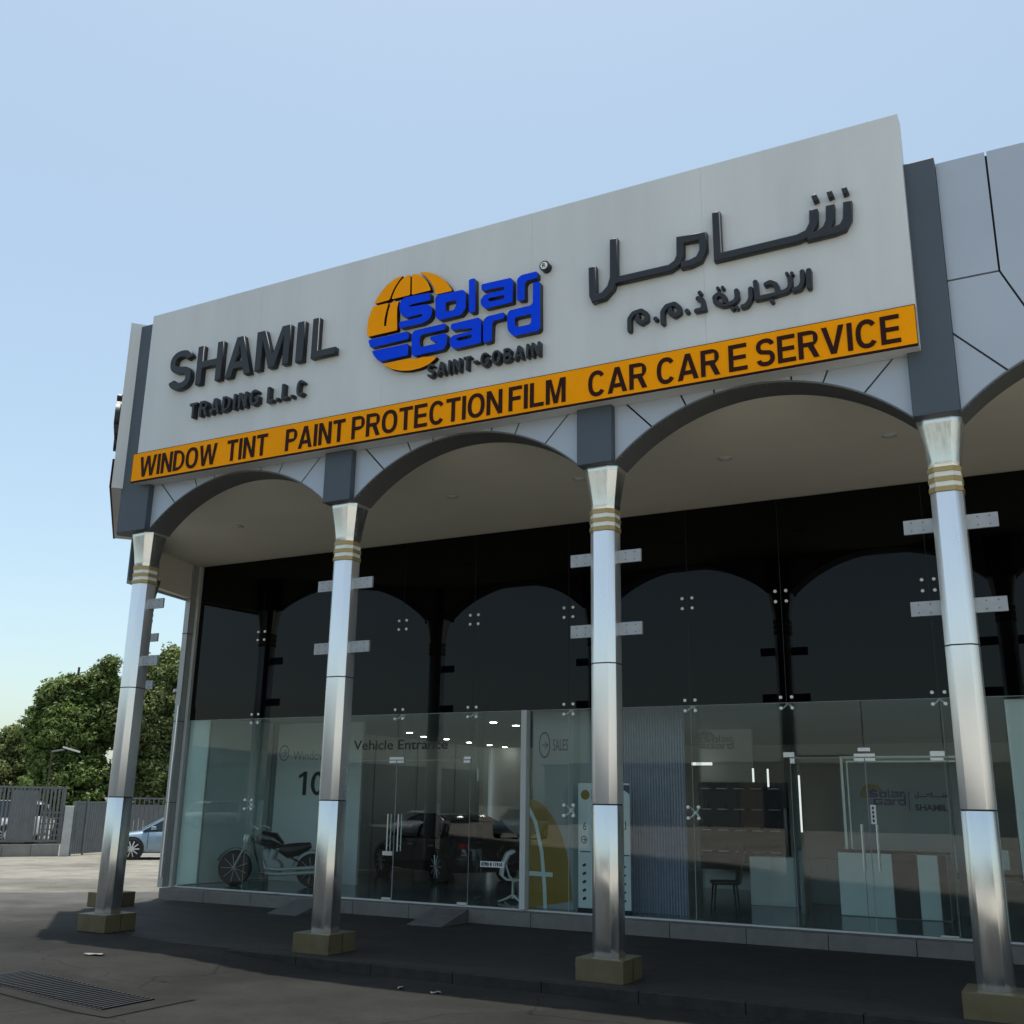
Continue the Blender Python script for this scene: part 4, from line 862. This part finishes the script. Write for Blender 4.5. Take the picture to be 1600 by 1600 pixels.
for lt in TRC['let']: solid('board_logo', [[(lx2(x), lz2(z)) for x, z in l] for l in lt], 2.0198, 0.003, MT['bluegrey'], bw)
for g_ in TRC['globe'][:5]: solid('board_logo', [[(lx2(x), lz2(z)) for x, z in g_]], 2.0198, 0.002, MT['yellow'], bw)
MB().box(2.553, 2.556, 2.017, 2.0197, 0.47, 0.55).build('divider', MT['blackm'], bw)
fit_text('board_name', 'SHAMIL', 2.577, 2.708, 0.470, 0.497, 2.0198, 0.003, MT['blackm'], bw, bold=0.03)
for k, (pts, wd) in enumerate(TRC['ar'] + TRC['ard']):
    solid('board_name', [stroke([(2.577 + (x - 2.0) * 0.131 / 0.80, 0.512 + (z - 1.95) * 0.13) for x, z in pts], wd * 0.16)], 2.0198, 0.002 + 0.0001 * k, MT['blackm'], bw)
# pale screen at the far right
sc2 = MB().box(3.02, 3.30, D + 0.03, D + 0.045, 0.056, 0.85).build('frosted_screen', MT['white']); tag(sc2, 'pale frosted screen just behind the glass at the right edge of the frame', 'screen')
# dark inner side table between column and screen
o = empty('side_desk', TR(2.95, 1.5)); tag(o, 'black desk with a pale monitor between the fourth column and the frosted screen', 'desk')
MB().box(2.80, 3.15, 1.60, 1.80, 0.22, 0.235).build('desk_top', MT['blackm'], o); MB().box(2.80, 2.815, 1.60, 1.80, 0.055, 0.2195).build('side_panel', MT['blackm'], o)
MB().box(2.86, 2.95, 1.64, 1.65, 0.26, 0.33).build('monitor', MT['tealg'], o); MB().box(2.90, 2.91, 1.64, 1.65, 0.2355, 0.2595).build('monitor_stand', MT['blackm'], o)
# white lounge chair by the mullion
def shell_chair():
    T = TR(0.955, D + 0.28, 0.055, R(35)); t = empty('shell_chair', T); tag(t, 'white moulded shell chair on a star base just left of the aluminium mullion', 'chair')
    m = MB(1.0); pr = [(0.42, 0.62), (0.34, 0.78), (0.22, 0.80), (0.10, 0.72), (0.02, 0.50), (0.08, 0.36), (0.22, 0.28), (0.40, 0.27)]
    vs = []; n = len(pr)
    for s in (-0.24, 0.24):
        for (x, z) in [(0.30, 0.86), (0.20, 0.80), (0.12, 0.62), (0.10, 0.46), (0.16, 0.40), (0.45, 0.39), (0.52, 0.42)]: vs.append((x - 0.3, s, z))
    q = 7; m.add(vs, [(i, i + 1, q + i + 1, q + i) for i in range(q - 1)])
    o = m.build('shell', MT['white'], t, T=T, smooth=True, fix=False); so_ = o.modifiers.new('thick', 'SOLIDIFY'); so_.thickness = 0.03
    MB(1.0).tube([(0, -0.24, 0.86), (-0.10, -0.26, 0.80), (-0.16, -0.27, 0.62), (-0.10, -0.27, 0.45), (0.0, -0.26, 0.36), (0.02, 0, 0.34)], 0.016, n=8).build('arm_tube', MT['white'], t, T=T, smooth=True)
    MB(1.0).tube([(0, 0, 0.06), (0, 0, 0.38)], [0.03, 0.025], n=10).build('stem', MT['fit'], t, T=T, smooth=True)
    for k in range(4):
        a = k * math.pi / 2 + 0.4; MB(1.0).tube([(0, 0, 0.12), (0.15 * math.cos(a), 0.15 * math.sin(a), 0.06), (0.30 * math.cos(a), 0.30 * math.sin(a), 0.02)], [0.022, 0.018, 0.012], n=8).build('leg', MT['white'], t, T=T, smooth=True)
shell_chair()
# ceiling lights inside
L0 = None
for i, (x, y) in enumerate([(0.494, 2.01), (0.501, 2.252), (-0.551, 3.243), (-0.591, 3.612), (-0.606, 3.936), (-0.633, 4.22), (-0.556, 2.963), (-0.432, 2.609)]):
    T = TR(x, y, 0.8845)
    if L0 is None: L0 = MB().box(-0.015, 0.015, -0.010, 0.010, 0, 0.003).build('ceiling_light', MT['led'], T=T)
    else: L0 = share(L0, None, T)
    tag(L0, 'small lit strip light in the showroom ceiling', 'light', 'lit strip lights in the showroom ceiling')

# motorcycle
def motorcycle():
    T = TR(-0.42, 1.42, 0.0545, R(205)); t = empty('motorcycle', T); tag(t, 'dark cruiser motorcycle with chrome forks parked behind the left window panes', 'motorcycle')
    def wheel(x, r):
        w_ = MB(1.0).lathe([(r - 0.10, -0.05), (r - 0.02, -0.065), (r, -0.03), (r, 0.03), (r - 0.02, 0.065), (r - 0.10, 0.05)], n=28, axis='y', c=(x, 0, r)).build('wheel', MT['rubber'], t, T=T, smooth=True)
        m = MB(1.0); m.lathe([(0.04, -0.05), (0.04, 0.05)], n=12, axis='y', c=(x, 0, r))
        for k in range(9):
            a = k * math.pi * 2 / 9; m.tube([(x, 0.068, r), (x + (r - 0.07) * math.cos(a), 0.066, r + (r - 0.07) * math.sin(a))], 0.005, n=6)
        m.build('spokes', MT['fit'], w_, T=T)
    wheel(0.82, 0.34); wheel(-0.75, 0.32)
    for s in (-1, 1): MB(1.0).tube([(0.82, s * 0.10, 0.34), (0.52, s * 0.10, 0.98)], 0.022, n=10).build('fork', MT['alu'], t, T=T, smooth=True)
    MB(1.0).tube([(0.28, -0.42, 1.10), (0.40, -0.36, 1.16), (0.50, -0.12, 1.06), (0.50, 0.12, 1.06), (0.40, 0.36, 1.16), (0.28, 0.42, 1.10)], 0.014, n=8).build('handlebar', MT['chrome'], t, T=T, smooth=True)
    MB(1.0).lathe([(0.02, -0.10), (0.075, -0.08), (0.095, 0.0), (0.09, 0.03)], n=20, axis='x', c=(0.64, 0, 0.90)).build('headlight', MT['chrome'], t, T=T, smooth=True)
    for s in (-1, 1):
        MB(1.0).tube([(0.46, s * 0.30, 1.12), (0.48, s * 0.36, 1.28)], 0.006, n=6).build('mirror', MT['chrome'], t, T=T)
    m = MB(1.0); m.tube([(0.42, 0, 0.88), (0.30, 0, 0.92), (0.05, 0, 0.88), (-0.12, 0, 0.78)], [0.06, 0.15, 0.16, 0.07], n=16); m.build('fuel_tank', MT['carblack'], t, T=T, smooth=True)
    m = MB(1.0); m.tube([(-0.08, 0, 0.72), (-0.25, 0, 0.68), (-0.45, 0, 0.72), (-0.70, 0, 0.80)], [0.08, 0.15, 0.13, 0.06], n=14); m.build('saddle', MT['blackm'], t, T=T, smooth=True)
    m = MB(1.0); 
    for a in (-0.35, 0.35): m.tube([(0.12, 0, 0.42), (0.12 + 0.28 * math.sin(a), 0, 0.42 + 0.30 * math.cos(a))], [0.10, 0.085], n=12)
    m.lathe([(0.16, -0.13), (0.17, 0.0), (0.16, 0.13)], n=20, axis='y', c=(0.02, 0, 0.36)); m.build('engine', MT['bracket'], t, T=T, smooth=True)
    m = MB(1.0); m.tube([(0.50, 0, 0.92), (0.42, 0, 0.60), (0.30, 0, 0.25), (-0.25, 0, 0.25), (-0.75, 0, 0.32)], 0.024, n=8); m.tube([(0.48, 0, 0.85), (-0.1, 0, 0.66), (-0.75, 0, 0.34)], 0.022, n=8); m.build('frame', MT['carblack'], t, T=T, smooth=True)
    for z in (0.24, 0.33): MB(1.0).tube([(0.20, 0.14, 0.50), (0.16, 0.18, z + 0.02), (-0.1, 0.18, z), (-0.85, 0.20, z + 0.05)], [0.025, 0.028, 0.035, 0.045], n=10).build('exhaust', MT['alu'], t, T=T, smooth=True)
    arc = [(0.82 + 0.40 * math.cos(a), 0, 0.34 + 0.40 * math.sin(a)) for a in np.linspace(R(20), R(150), 8)]
    arr = [(-0.75 + 0.40 * math.cos(a), 0, 0.34 + 0.38 * math.sin(a)) for a in np.linspace(R(10), R(170), 9)]
    for pts in (arc, arr):
        m = MB(1.0); vs = []
        for p in pts: vs += [(p[0], -0.08, p[2] - 0.02), (p[0], 0, p[2]), (p[0], 0.08, p[2] - 0.02)]
        m.add(vs, [(i * 3 + k, i * 3 + 3 + k, i * 3 + 4 + k, i * 3 + 1 + k) for i in range(len(pts) - 1) for k in range(2)])
        m.build('fender', MT['carblack'], t, T=T, smooth=True, fix=False)
motorcycle()

# ================================================================ CARS
def car(T, paint, label, group=None, suv=False):
    t = empty('parked_car', T); tag(t, label, 'car', group)
    # stations: x (front +), bottom z, belt z, half width bottom/belt   (metres)
    up = 0.28 if suv else 0.0
    S = [(2.30, 0.30, 0.52, 0.55), (2.24, 0.22, 0.62, 0.72), (2.05, 0.20, 0.70, 0.84), (1.60, 0.20, 0.80, 0.89), (1.0, 0.20, 0.88, 0.91), (0.85, 0.20, 0.90, 0.915), (0.0, 0.20, 0.92, 0.92), (-0.9, 0.20, 0.93, 0.915), (-1.5, 0.20, 0.95, 0.90), (-1.95, 0.22, 0.97, 0.86), (-2.22, 0.28, 0.92, 0.78), (-2.30, 0.36, 0.80, 0.66)]
    def section(x, zb, zt, w):
        zb += up * 0.3; zt += up * 0.55; h = zt - zb
        half = [(0.0, zb), (w * 0.88, zb), (w * 0.97, zb + h * 0.12), (w, zb + h * 0.42), (w * 0.985, zb + h * 0.70), (w * 0.95, zb + h * 0.90), (w * 0.86, zt), (w * 0.5, zt + 0.02), (0, zt + 0.03)]
        return [(x, y, z) for y, z in half] + [(x, -y, z) for y, z in half[-2:0:-1]]
    rings = [section(*s) for s in S]; n = len(rings[0])
    m = MB(1.0); m.add([p for r in rings for p in r], [(i * n + k, i * n + (k + 1) % n, (i + 1) * n + (k + 1) % n, (i + 1) * n + k) for i in range(len(rings) - 1) for k in range(n)] + [tuple(range(n)), tuple(range((len(rings) - 1) * n, len(rings) * n))[::-1]])
    body = m.build('body', MT[paint], t, T=T, smooth=True)
    b0 = 0.90 + up * 0.55; zr = 1.43 + up
    if suv: prof = [(1.0, b0), (0.45, zr - 0.12), (0.15, zr), (-1.8, zr), (-2.10, zr - 0.15), (-2.22, b0)]
    else: prof = [(1.12, b0 - 0.01), (0.35, zr - 0.10), (0.0, zr - 0.01), (-0.7, zr), (-1.25, zr - 0.14), (-1.98, b0 + 0.06)]
    def gh(name, mt, off, prof_):
        m = MB(1.0); vs = []
        for (x, z) in prof_:
            k = (z - b0) / (zr - b0); w = 0.86 - 0.22 * max(k, 0) + off; vs += [(x, -w, z), (x, w, z)]
        # base
        q = len(prof_); fs = [(2 * i, 2 * i + 1, 2 * i + 3, 2 * i + 2) for i in range(q - 1)]
        fs += [tuple(2 * i for i in range(q)), tuple(2 * i + 1 for i in range(q))[::-1]]
        m.add(vs, fs); return m.build(name, MT[mt], t, T=T)
    gh('greenhouse', 'carglass', 0.0, prof)
    # roof skin and pillars
    m = MB(1.0); rp = prof[1:-1] if suv else prof[1:5]
    vs = []
    for (x, z) in rp:
        k = (z - b0) / (zr - b0); w = 0.86 - 0.22 * k + 0.008; vs += [(x, -w, z - 0.04), (x, -w + 0.03, z + 0.012), (x, w - 0.03, z + 0.012), (x, w, z - 0.04)]
    m.add(vs, [(i * 4 + k, i * 4 + 4 + k, i * 4 + 5 + k, i * 4 + 1 + k) for i in range(len(rp) - 1) for k in range(3)])
    m.build('roof', MT[paint], t, T=T, smooth=True, fix=False)
    def side(x, z, s, o=0.012):
        k = (z - b0) / (zr - b0); return (x, s * (0.86 - 0.22 * k + o), z)
    for s in (-1, 1):
        m = MB(1.0)
        m.tube([side(prof[0][0], b0, s), side(prof[1][0], prof[1][1], s), side(prof[2][0], prof[2][1] - 0.02, s)], 0.028, n=6)
        m.tube([side(-0.25, b0, s), side(-0.22, zr - 0.03, s)], 0.028, n=6)
        m.tube([side(prof[-1][0] + 0.25, b0, s), side(prof[-2][0] - 0.05, zr - 0.15, s)], 0.05, n=6)
        m.build('pillar', MT[paint], t, T=T)
        MB(1.0).box(0.72, 0.88, s * 0.93 if s > 0 else -1.08, 1.08 if s > 0 else -0.93, b0 + 0.02, b0 + 0.13).build('door_mirror', MT[paint], t, T=T, bevel=0.03)
        m = MB(1.0)
        for x in (0.95, -0.22, -1.25): m.box(x - 0.006, x + 0.006, min(s * 0.90, s * 0.926), max(s * 0.90, s * 0.926), 0.32, b0 - 0.06)
        m.build('door_gap', MT['blackm'], t, T=T)
        for x in (-0.05, -1.05): MB(1.0).box(x - 0.09, x + 0.09, min(s * 0.90, s * 0.94), max(s * 0.90, s * 0.94), b0 - 0.16, b0 - 0.13).build('door_handle', MT['fit'], t, T=T)
        MB(1.0).box(1.95, 2.18, min(s * 0.55, s * 0.80), max(s * 0.55, s * 0.80), 0.58 + up * .5, 0.68 + up * .5).build('headlight', MT['lampoff'], t, T=T, bevel=0.03)
        MB(1.0).box(-2.27, -2.10, min(s * 0.55, s * 0.80), max(s * 0.55, s * 0.80), 0.72 + up * .5, 0.84 + up * .5).build('tail_light', MT['tail'], t, T=T, bevel=0.02)
        for x in (1.42, -1.38):
            r = 0.33 + up * 0.12
            ar = MB(1.0).lathe([(r + 0.055, s * 0.90), (r + 0.05, s * 0.925)], n=28, axis='y', c=(x, 0, r)).build('wheel_arch', MT['blackm'], t, T=T)
            wh = MB(1.0).lathe([(r - 0.09, s * 0.74), (r, s * 0.76), (r, s * 0.92), (r - 0.02, s * 0.94), (r - 0.09, s * 0.935)], n=28, axis='y', c=(x, 0, r)).build('wheel', MT['rubber'], t, T=T, smooth=True)
            m = MB(1.0); rr = r - 0.085
            for k in range(10):
                a = k * math.pi / 5; m.tube([(x + 0.03 * math.cos(a), s * 0.945, r + 0.03 * math.sin(a)), (x + rr * math.cos(a), s * 0.94, r + rr * math.sin(a))], [0.022, 0.017], n=5)
            m.lathe([(0.05, s * 0.93), (0.045, s * 0.955)], n=12, axis='y', c=(x, 0, r)); m.build('rim', MT['fit'], wh, T=T)
    return t
MT['tail'] = mat('tail_red', (0.35, 0.01, 0.01), 0.3)
# parked car seen behind the corner: front wheel at plan (-3.66, 3.50), nose to the left
hd = math.atan2(-0.736, -0.677)
fx = Vector((-3.68, 3.50)) * K; dirv = Vector((math.cos(hd), math.sin(hd)))
cp_ = fx - dirv * 1.42
car(TR(cp_.x, cp_.y, ground_h(-3, 3), hd, 1.0), 'carblue', 'pale blue sedan parked side-on before the grey fence behind the corner column')
for i, (x, y, rz, pt, suv, lb) in enumerate([(-9.9, -8.6, 100, 'carwhite', True, 'white off-roader parked across the drive, leftmost of the row'), (-7.2, -8.7, 92, 'carblack', False, 'black sedan parked across the drive beside the white off-roader'), (-5.6, -8.6, 88, 'carwhite', False, 'white sedan parked across the drive, middle of the row'), (-4.0, -8.9, 90, 'carblue', True, 'pale blue off-roader parked across the drive'), (6.6, -8.7, 95, 'carwhite', True, 'white off-roader parked across the drive, rightmost of the row')]):
    car(TR(x, y, ground_h(x, y) / K, R(rz)), pt, lb, 'cars parked across the drive', suv)
car(TR(-6.9, 4.55, 0, R(200)), 'carwhite', 'white off-roader glimpsed through the slats of the sliding gate', None, True)
car(TR(-0.12, 2.55, 0.0546, R(150)), 'carblack', 'black car inside the showroom behind the left entrance doors')

# ================================================================ FENCES AND GATES
def gp(u, v, dist):      # point at plan distance dist from the camera, along the bearing of a photo column (used once to lay out the yard)
    pass
A1 = Vector((-4.60, 2.923)); B1 = Vector((-4.375, 3.365))
def slat_run(root, A, B, z0, z1, pitch, wdt, m, nm='slat', rail=True):
    d = (B - A).normalized(); L = (B - A).length; n = int(L / pitch); ang = math.atan2(d.y, d.x)
    s0_ = None
    for i in range(n):
        p = A + d * (i + 0.5) * (L / n); T = TR(p.x, p.y, 0, ang)
        if s0_ is None: s0_ = MB().box(-wdt / 2, wdt / 2, -0.003, 0.003, z0, z1).build(nm, MT[m], root, T=T)
        else: share(s0_, root, T)
    if rail:
        for z in (z0, z1):
            MB().box(0, L, -0.006, 0.006, z - 0.008, z + 0.008).build('rail', MT[m], root, T=TR(A.x, A.y, 0, ang))
    for p in (A, B): MB().box(-0.009, 0.009, -0.009, 0.009, z0 - 0.02, z1 + 0.008).build('post', MT[m], root, T=TR(p.x, p.y, 0, ang))
g1 = empty('sliding_gate', TR(A1.x, A1.y)); tag(g1, 'grey slatted sliding gate standing on the low concrete wall at the left', 'gate')
slat_run(g1, A1 + (A1 - B1) * 1.2, B1, 0.118, 0.545, 0.030, 0.015, 'fence')
d_ = (B1 - A1).normalized(); ang = math.atan2(d_.y, d_.x)
q = A1 + d_ * 0.10
for i in range(9):
    p = q + d_ * i * 0.022; MB().box(-0.0104, 0.0104, -0.008, -0.0032, 0.125, 0.52).build('infill_board', MT['fence'], g1, T=TR(p.x, p.y, 0, ang))
for k in range(5): MB().box(0.33, 0.66, -0.0085, -0.0035, 0.16 + k * 0.045, 0.17 + k * 0.045).build('grid_bar', MT['fence'], g1, T=TR(A1.x, A1.y, 0, ang))
for k in range(12): MB().box(0.34 + k * 0.028, 0.346 + k * 0.028, -0.0095, -0.0088, 0.13, 0.37).build('grid_bar', MT['fence'], g1, T=TR(A1.x, A1.y, 0, ang))
lw = empty('low_wall', TR(A1.x, A1.y)); tag(lw, 'low weathered concrete wall under the sliding gate at the left', 'wall')
A1x = A1 + (A1 - B1) * 1.2; LL = (B1 - A1x).length; nseg = 5
for i in range(nseg): MB().box(LL * i / nseg + 0.001, LL * (i + 1) / nseg - 0.001, -0.03, 0.03, -0.02, 0.092).build('wall_block', MT['concrete'], lw, T=TR(A1x.x, A1x.y, 0, ang), bevel=0.01)
pw = MB().box(0.015, 0.085, -0.03, 0.03, -0.02, 0.40).build('gate_pillar', MT['whitewall'], T=TR(B1.x, B1.y, 0, ang - 0.2), bevel=0.01); tag(pw, 'pale painted pillar between the sliding gate and the lower leaf gate', 'pillar')
A2 = Vector((-4.325, 3.44)); B2 = Vector((-4.53, 4.20))
g2 = empty('leaf_gate', TR(A2.x, A2.y)); tag(g2, 'lower grey slatted leaf gate partly hidden by the corner column', 'gate')
slat_run(g2, A2, B2, 0.02, 0.430, 0.030, 0.022, 'fence')
MB().box(0.155, 0.175, -0.014, -0.0065, 0.0, 0.46).build('lock_post', MT['fence'], g2, T=TR(A2.x, A2.y, 0, math.atan2(B2.y - A2.y, B2.x - A2.x)))
bf = empty('boundary_fence', TR(-4.6, 4.6)); tag(bf, 'long grey sheet fence behind the pale blue sedan', 'fence')
A3 = Vector((-5.265, 4.786)); B3 = Vector((-1.8, 8.4))
slat_run(bf, A3, B3, 0.02, 0.40, 0.045, 0.043, 'fence')
slat_run(bf, A3 + Vector((0, 0.02)), B3 + Vector((0, 0.02)), 0.40, 0.47, 0.045, 0.012, 'fence', nm='picket')
# lamp on a pole in the trees
lp_ = empty('street_lamp', TR(-5.4, 4.0)); tag(lp_, 'street lamp with a flat white head showing among the trees', 'street lamp')
MB().tube([(-5.42, 4.02, 0), (-5.42, 4.02, 0.90)], [0.009, 0.006], n=10).build('pole', MT['bark'], lp_)
MB().tube([(-5.42, 4.02, 0.885), (-5.30, 4.06, 0.905)], 0.008, n=8).build('arm', MT['fence'], lp_)
T_ = TR(-5.25, 4.10, 0.905, math.atan2(0.736, 0.677)) @ Matrix.Rotation(R(15), 4, 'Y')
MB().box(-0.08, 0.08, -0.035, 0.035, -0.006, 0.010).build('lamp_head', MT['bandwhite'], lp_, T=T_)

# ================================================================ TREES
def crown_mesh(name, blobs, nclump, nleaf, size, m, seed):
    rg = np.random.default_rng(seed); V = []; 
    blobs = np.array(blobs, float)      # x y z rx rz
    wgt = blobs[:, 3] ** 1.35 * blobs[:, 4] ** 0.65; wgt /= wgt.sum()
    for c in range(nclump):
        b = blobs[rg.choice(len(blobs), p=wgt)]
        d = rg.normal(size=3); d /= np.linalg.norm(d); r = 0.45 + 0.60 * rg.random() ** 0.6
        cc_ = b[:3] + d * np.array([b[3], b[3], b[4]]) * r
        cr = size * rg.uniform(2.2, 5.0)
        L_ = rg.normal(size=(nleaf, 3)); L_ /= np.linalg.norm(L_, axis=1)[:, None]
        P_ = cc_ + L_ * (cr * rg.random((nleaf, 1)) ** 0.45) * np.array([1, 1, 0.7])
        # leaf frames: normals biased outward/up, droop
        nrm = L_ * 0.8 + rg.normal(size=(nleaf, 3)) * 0.6 + np.array([0, 0, 0.5]); nrm /= np.linalg.norm(nrm, axis=1)[:, None]
        t = np.cross(nrm, rg.normal(size=(nleaf, 3))); t /= np.linalg.norm(t, axis=1)[:, None]; b2 = np.cross(nrm, t)
        s = size * rg.uniform(0.6, 1.3, (nleaf, 1))
        q = np.stack([P_ - t * s, P_ - b2 * s * 0.45 + nrm * s * 0.1, P_ + t * s, P_ + b2 * s * 0.45 + nrm * s * 0.1], 1)
        V.append(q.reshape(-1, 3))
    V = np.concatenate(V); n = len(V) // 4
    me = bpy.data.meshes.new(name); me.vertices.add(len(V)); me.vertices.foreach_set('co', V.ravel())
    me.loops.add(4 * n); me.loops.foreach_set('vertex_index', np.arange(4 * n)); me.polygons.add(n)
    me.polygons.foreach_set('loop_start', np.arange(n) * 4); me.polygons.foreach_set('loop_total', np.full(n, 4)); me.update(calc_edges=True)
    me.materials.append(MT[m]); return me
def tree(x, y, blobs, label, m='leafa', seed=1, ncl=520, nlf=60, size=0.105, group='trees behind the boundary fence'):
    T = TR(x, y); t = empty('broadleaf_tree', T); tag(t, label, 'tree', group)
    me = crown_mesh('crown', blobs, ncl, nlf, size, m, seed); o = bpy.data.objects.new('crown', me); COL.objects.link(o); place(o, t, T)
    top = max(b[2] for b in blobs)
    MB(1.0).tube([(0, 0, -0.1), (0.05, 0.03, 1.2), (0.0, -0.05, 2.2), (0.1, 0, top)], [0.24, 0.18, 0.14, 0.05], n=10).build('trunk', MT['bark'], t, T=T, smooth=True)
    for b in blobs: MB(1.0).tube([(0.02, 0, 1.6), (b[0] * 0.5, b[1] * 0.5, (1.6 + b[2]) * 0.52), (b[0], b[1], b[2])], [0.11, 0.08, 0.03], n=7).build('limb', MT['bark'], t, T=T, smooth=True)
    return t
def bl(lst): return [(a * .68 - d * .735, a * .735 + d * .68, z, r, h) for a, d, z, r, h in lst]
tree(-7.32, 5.45, bl([(0, 0, 3.2, 1.5, 1.5), (-1.2, 0, 3.9, 1.0, 1.1), (0.7, -.3, 4.3, .8, .7), (-.3, 0, 4.7, .5, .55), (1.1, .5, 2.6, 1.2, 1.2), (-1.6, -.5, 2.4, 1.3, 1.2)]), 'smaller loose-crowned tree behind the sliding gate at the left edge', 'leafb', 3, 760)
tree(-6.79, 5.32, bl([(0, 0, 4.3, 1.5, 2.0), (-.7, 0, 6.1, .75, .9), (.1, .3, 6.5, .8, .8), (.95, 0, 6.9, .5, .7), (1.35, 0, 7.6, .33, .55), (1.7, .2, 6.6, .55, .6), (.2, -.4, 2.4, 1.8, 1.4), (1.0, .2, 5.1, 1.1, 1.2), (-1.3, -.2, 4.9, .6, .9)]), 'tall uneven tree with a thin spire between the sliding gate and the corner column', 'leafa', 5, 1150)
tree(-6.14, 6.04, bl([(-.6, 0, 5.2, 1.6, 2.0), (-1.5, 0, 6.3, .8, 1.1), (0.1, 0, 7.6, .8, .9), (-.7, .2, 7.3, .7, .9), (.2, 0, 8.4, .35, .45), (.9, .2, 7.2, .7, .8), (0, 0, 2.6, 2.0, 1.5), (.8, -.3, 5.2, 1.2, 1.5)]), 'tallest green tree rising behind the corner column', 'leafb', 8, 1250)
tree(-5.2, 6.5, bl([(0, 0, 4.8, 1.7, 2.2), (.5, 0, 6.6, .9, 1.0), (-.5, .2, 6.9, .6, .7), (0.3, 0.4, 2.4, 2.0, 1.5)]), 'dark tree between the corner column and the building', 'leafa', 11, 850)
tree(-3.9, 7.6, bl([(0, 0, 4.6, 2.2, 2.4), (0.4, 0.3, 2.4, 2.3, 1.5)]), 'tree behind the left edge of the glass front', 'leafb', 13, 360)
tree(-8.6, 4.6, bl([(0, 0, 3.4, 2.0, 1.7), (.6, 0, 4.4, .9, .8), (0.4, 0.4, 2.2, 2.1, 1.3)]), 'farthest left tree behind the sliding gate', 'leafa', 17, 420)
tree(3.0, -13.5, [(0, 0, 4.6, 2.6, 2.2), (1.5, 0, 3.6, 1.9, 1.6)], 'round tree standing alone before the tan workshop block', 'leafa', 21, 300, 30, 0.2, 'trees across the drive')
tree(5.2, -13.0, [(0, 0, 4.4, 2.4, 2.0), (-1.5, 0, 3.2, 1.8, 1.5)], 'second round tree before the tan workshop block, further right', 'leafb', 22, 300, 30, 0.2, 'trees across the drive')
# ================================================================ ACROSS THE DRIVE (seen mirrored in the glass)
wh = empty('warehouse', TR(1, -20)); tag(wh, 'long tan workshop block with roller doors across the drive', 'building')
MB().box(-9, 9, -22, -20, 0, 1.45).build('wall', MT['wall_tan'], wh)
MB().box(-9.1, 9.1, -22.1, -19.95, 1.451, 1.50).build('roof', MT['wall_grey'], wh)
for i in range(11):
    x = -8.4 + i * 1.6; MB().box(x, x + 1.0, -19.98, -19.955, 0.0, 0.95).build('roller_door', MT['wall_grey'] if i % 3 else MT['dark'], wh)
w3 = empty('warehouse', TR(-12, -14)); tag(w3, 'grey warehouse with a low pitched roof at the far left across the drive', 'building')
MB().box(-22, -11, -20, -14, 0, 1.3).build('wall', MT['wall_grey'], w3); MB().prism([(-22.2, 1.301), (-10.8, 1.301), (-16.5, 1.75)], -20.2, -13.8, 'y').build('roof', MT['wall_grey'], w3)
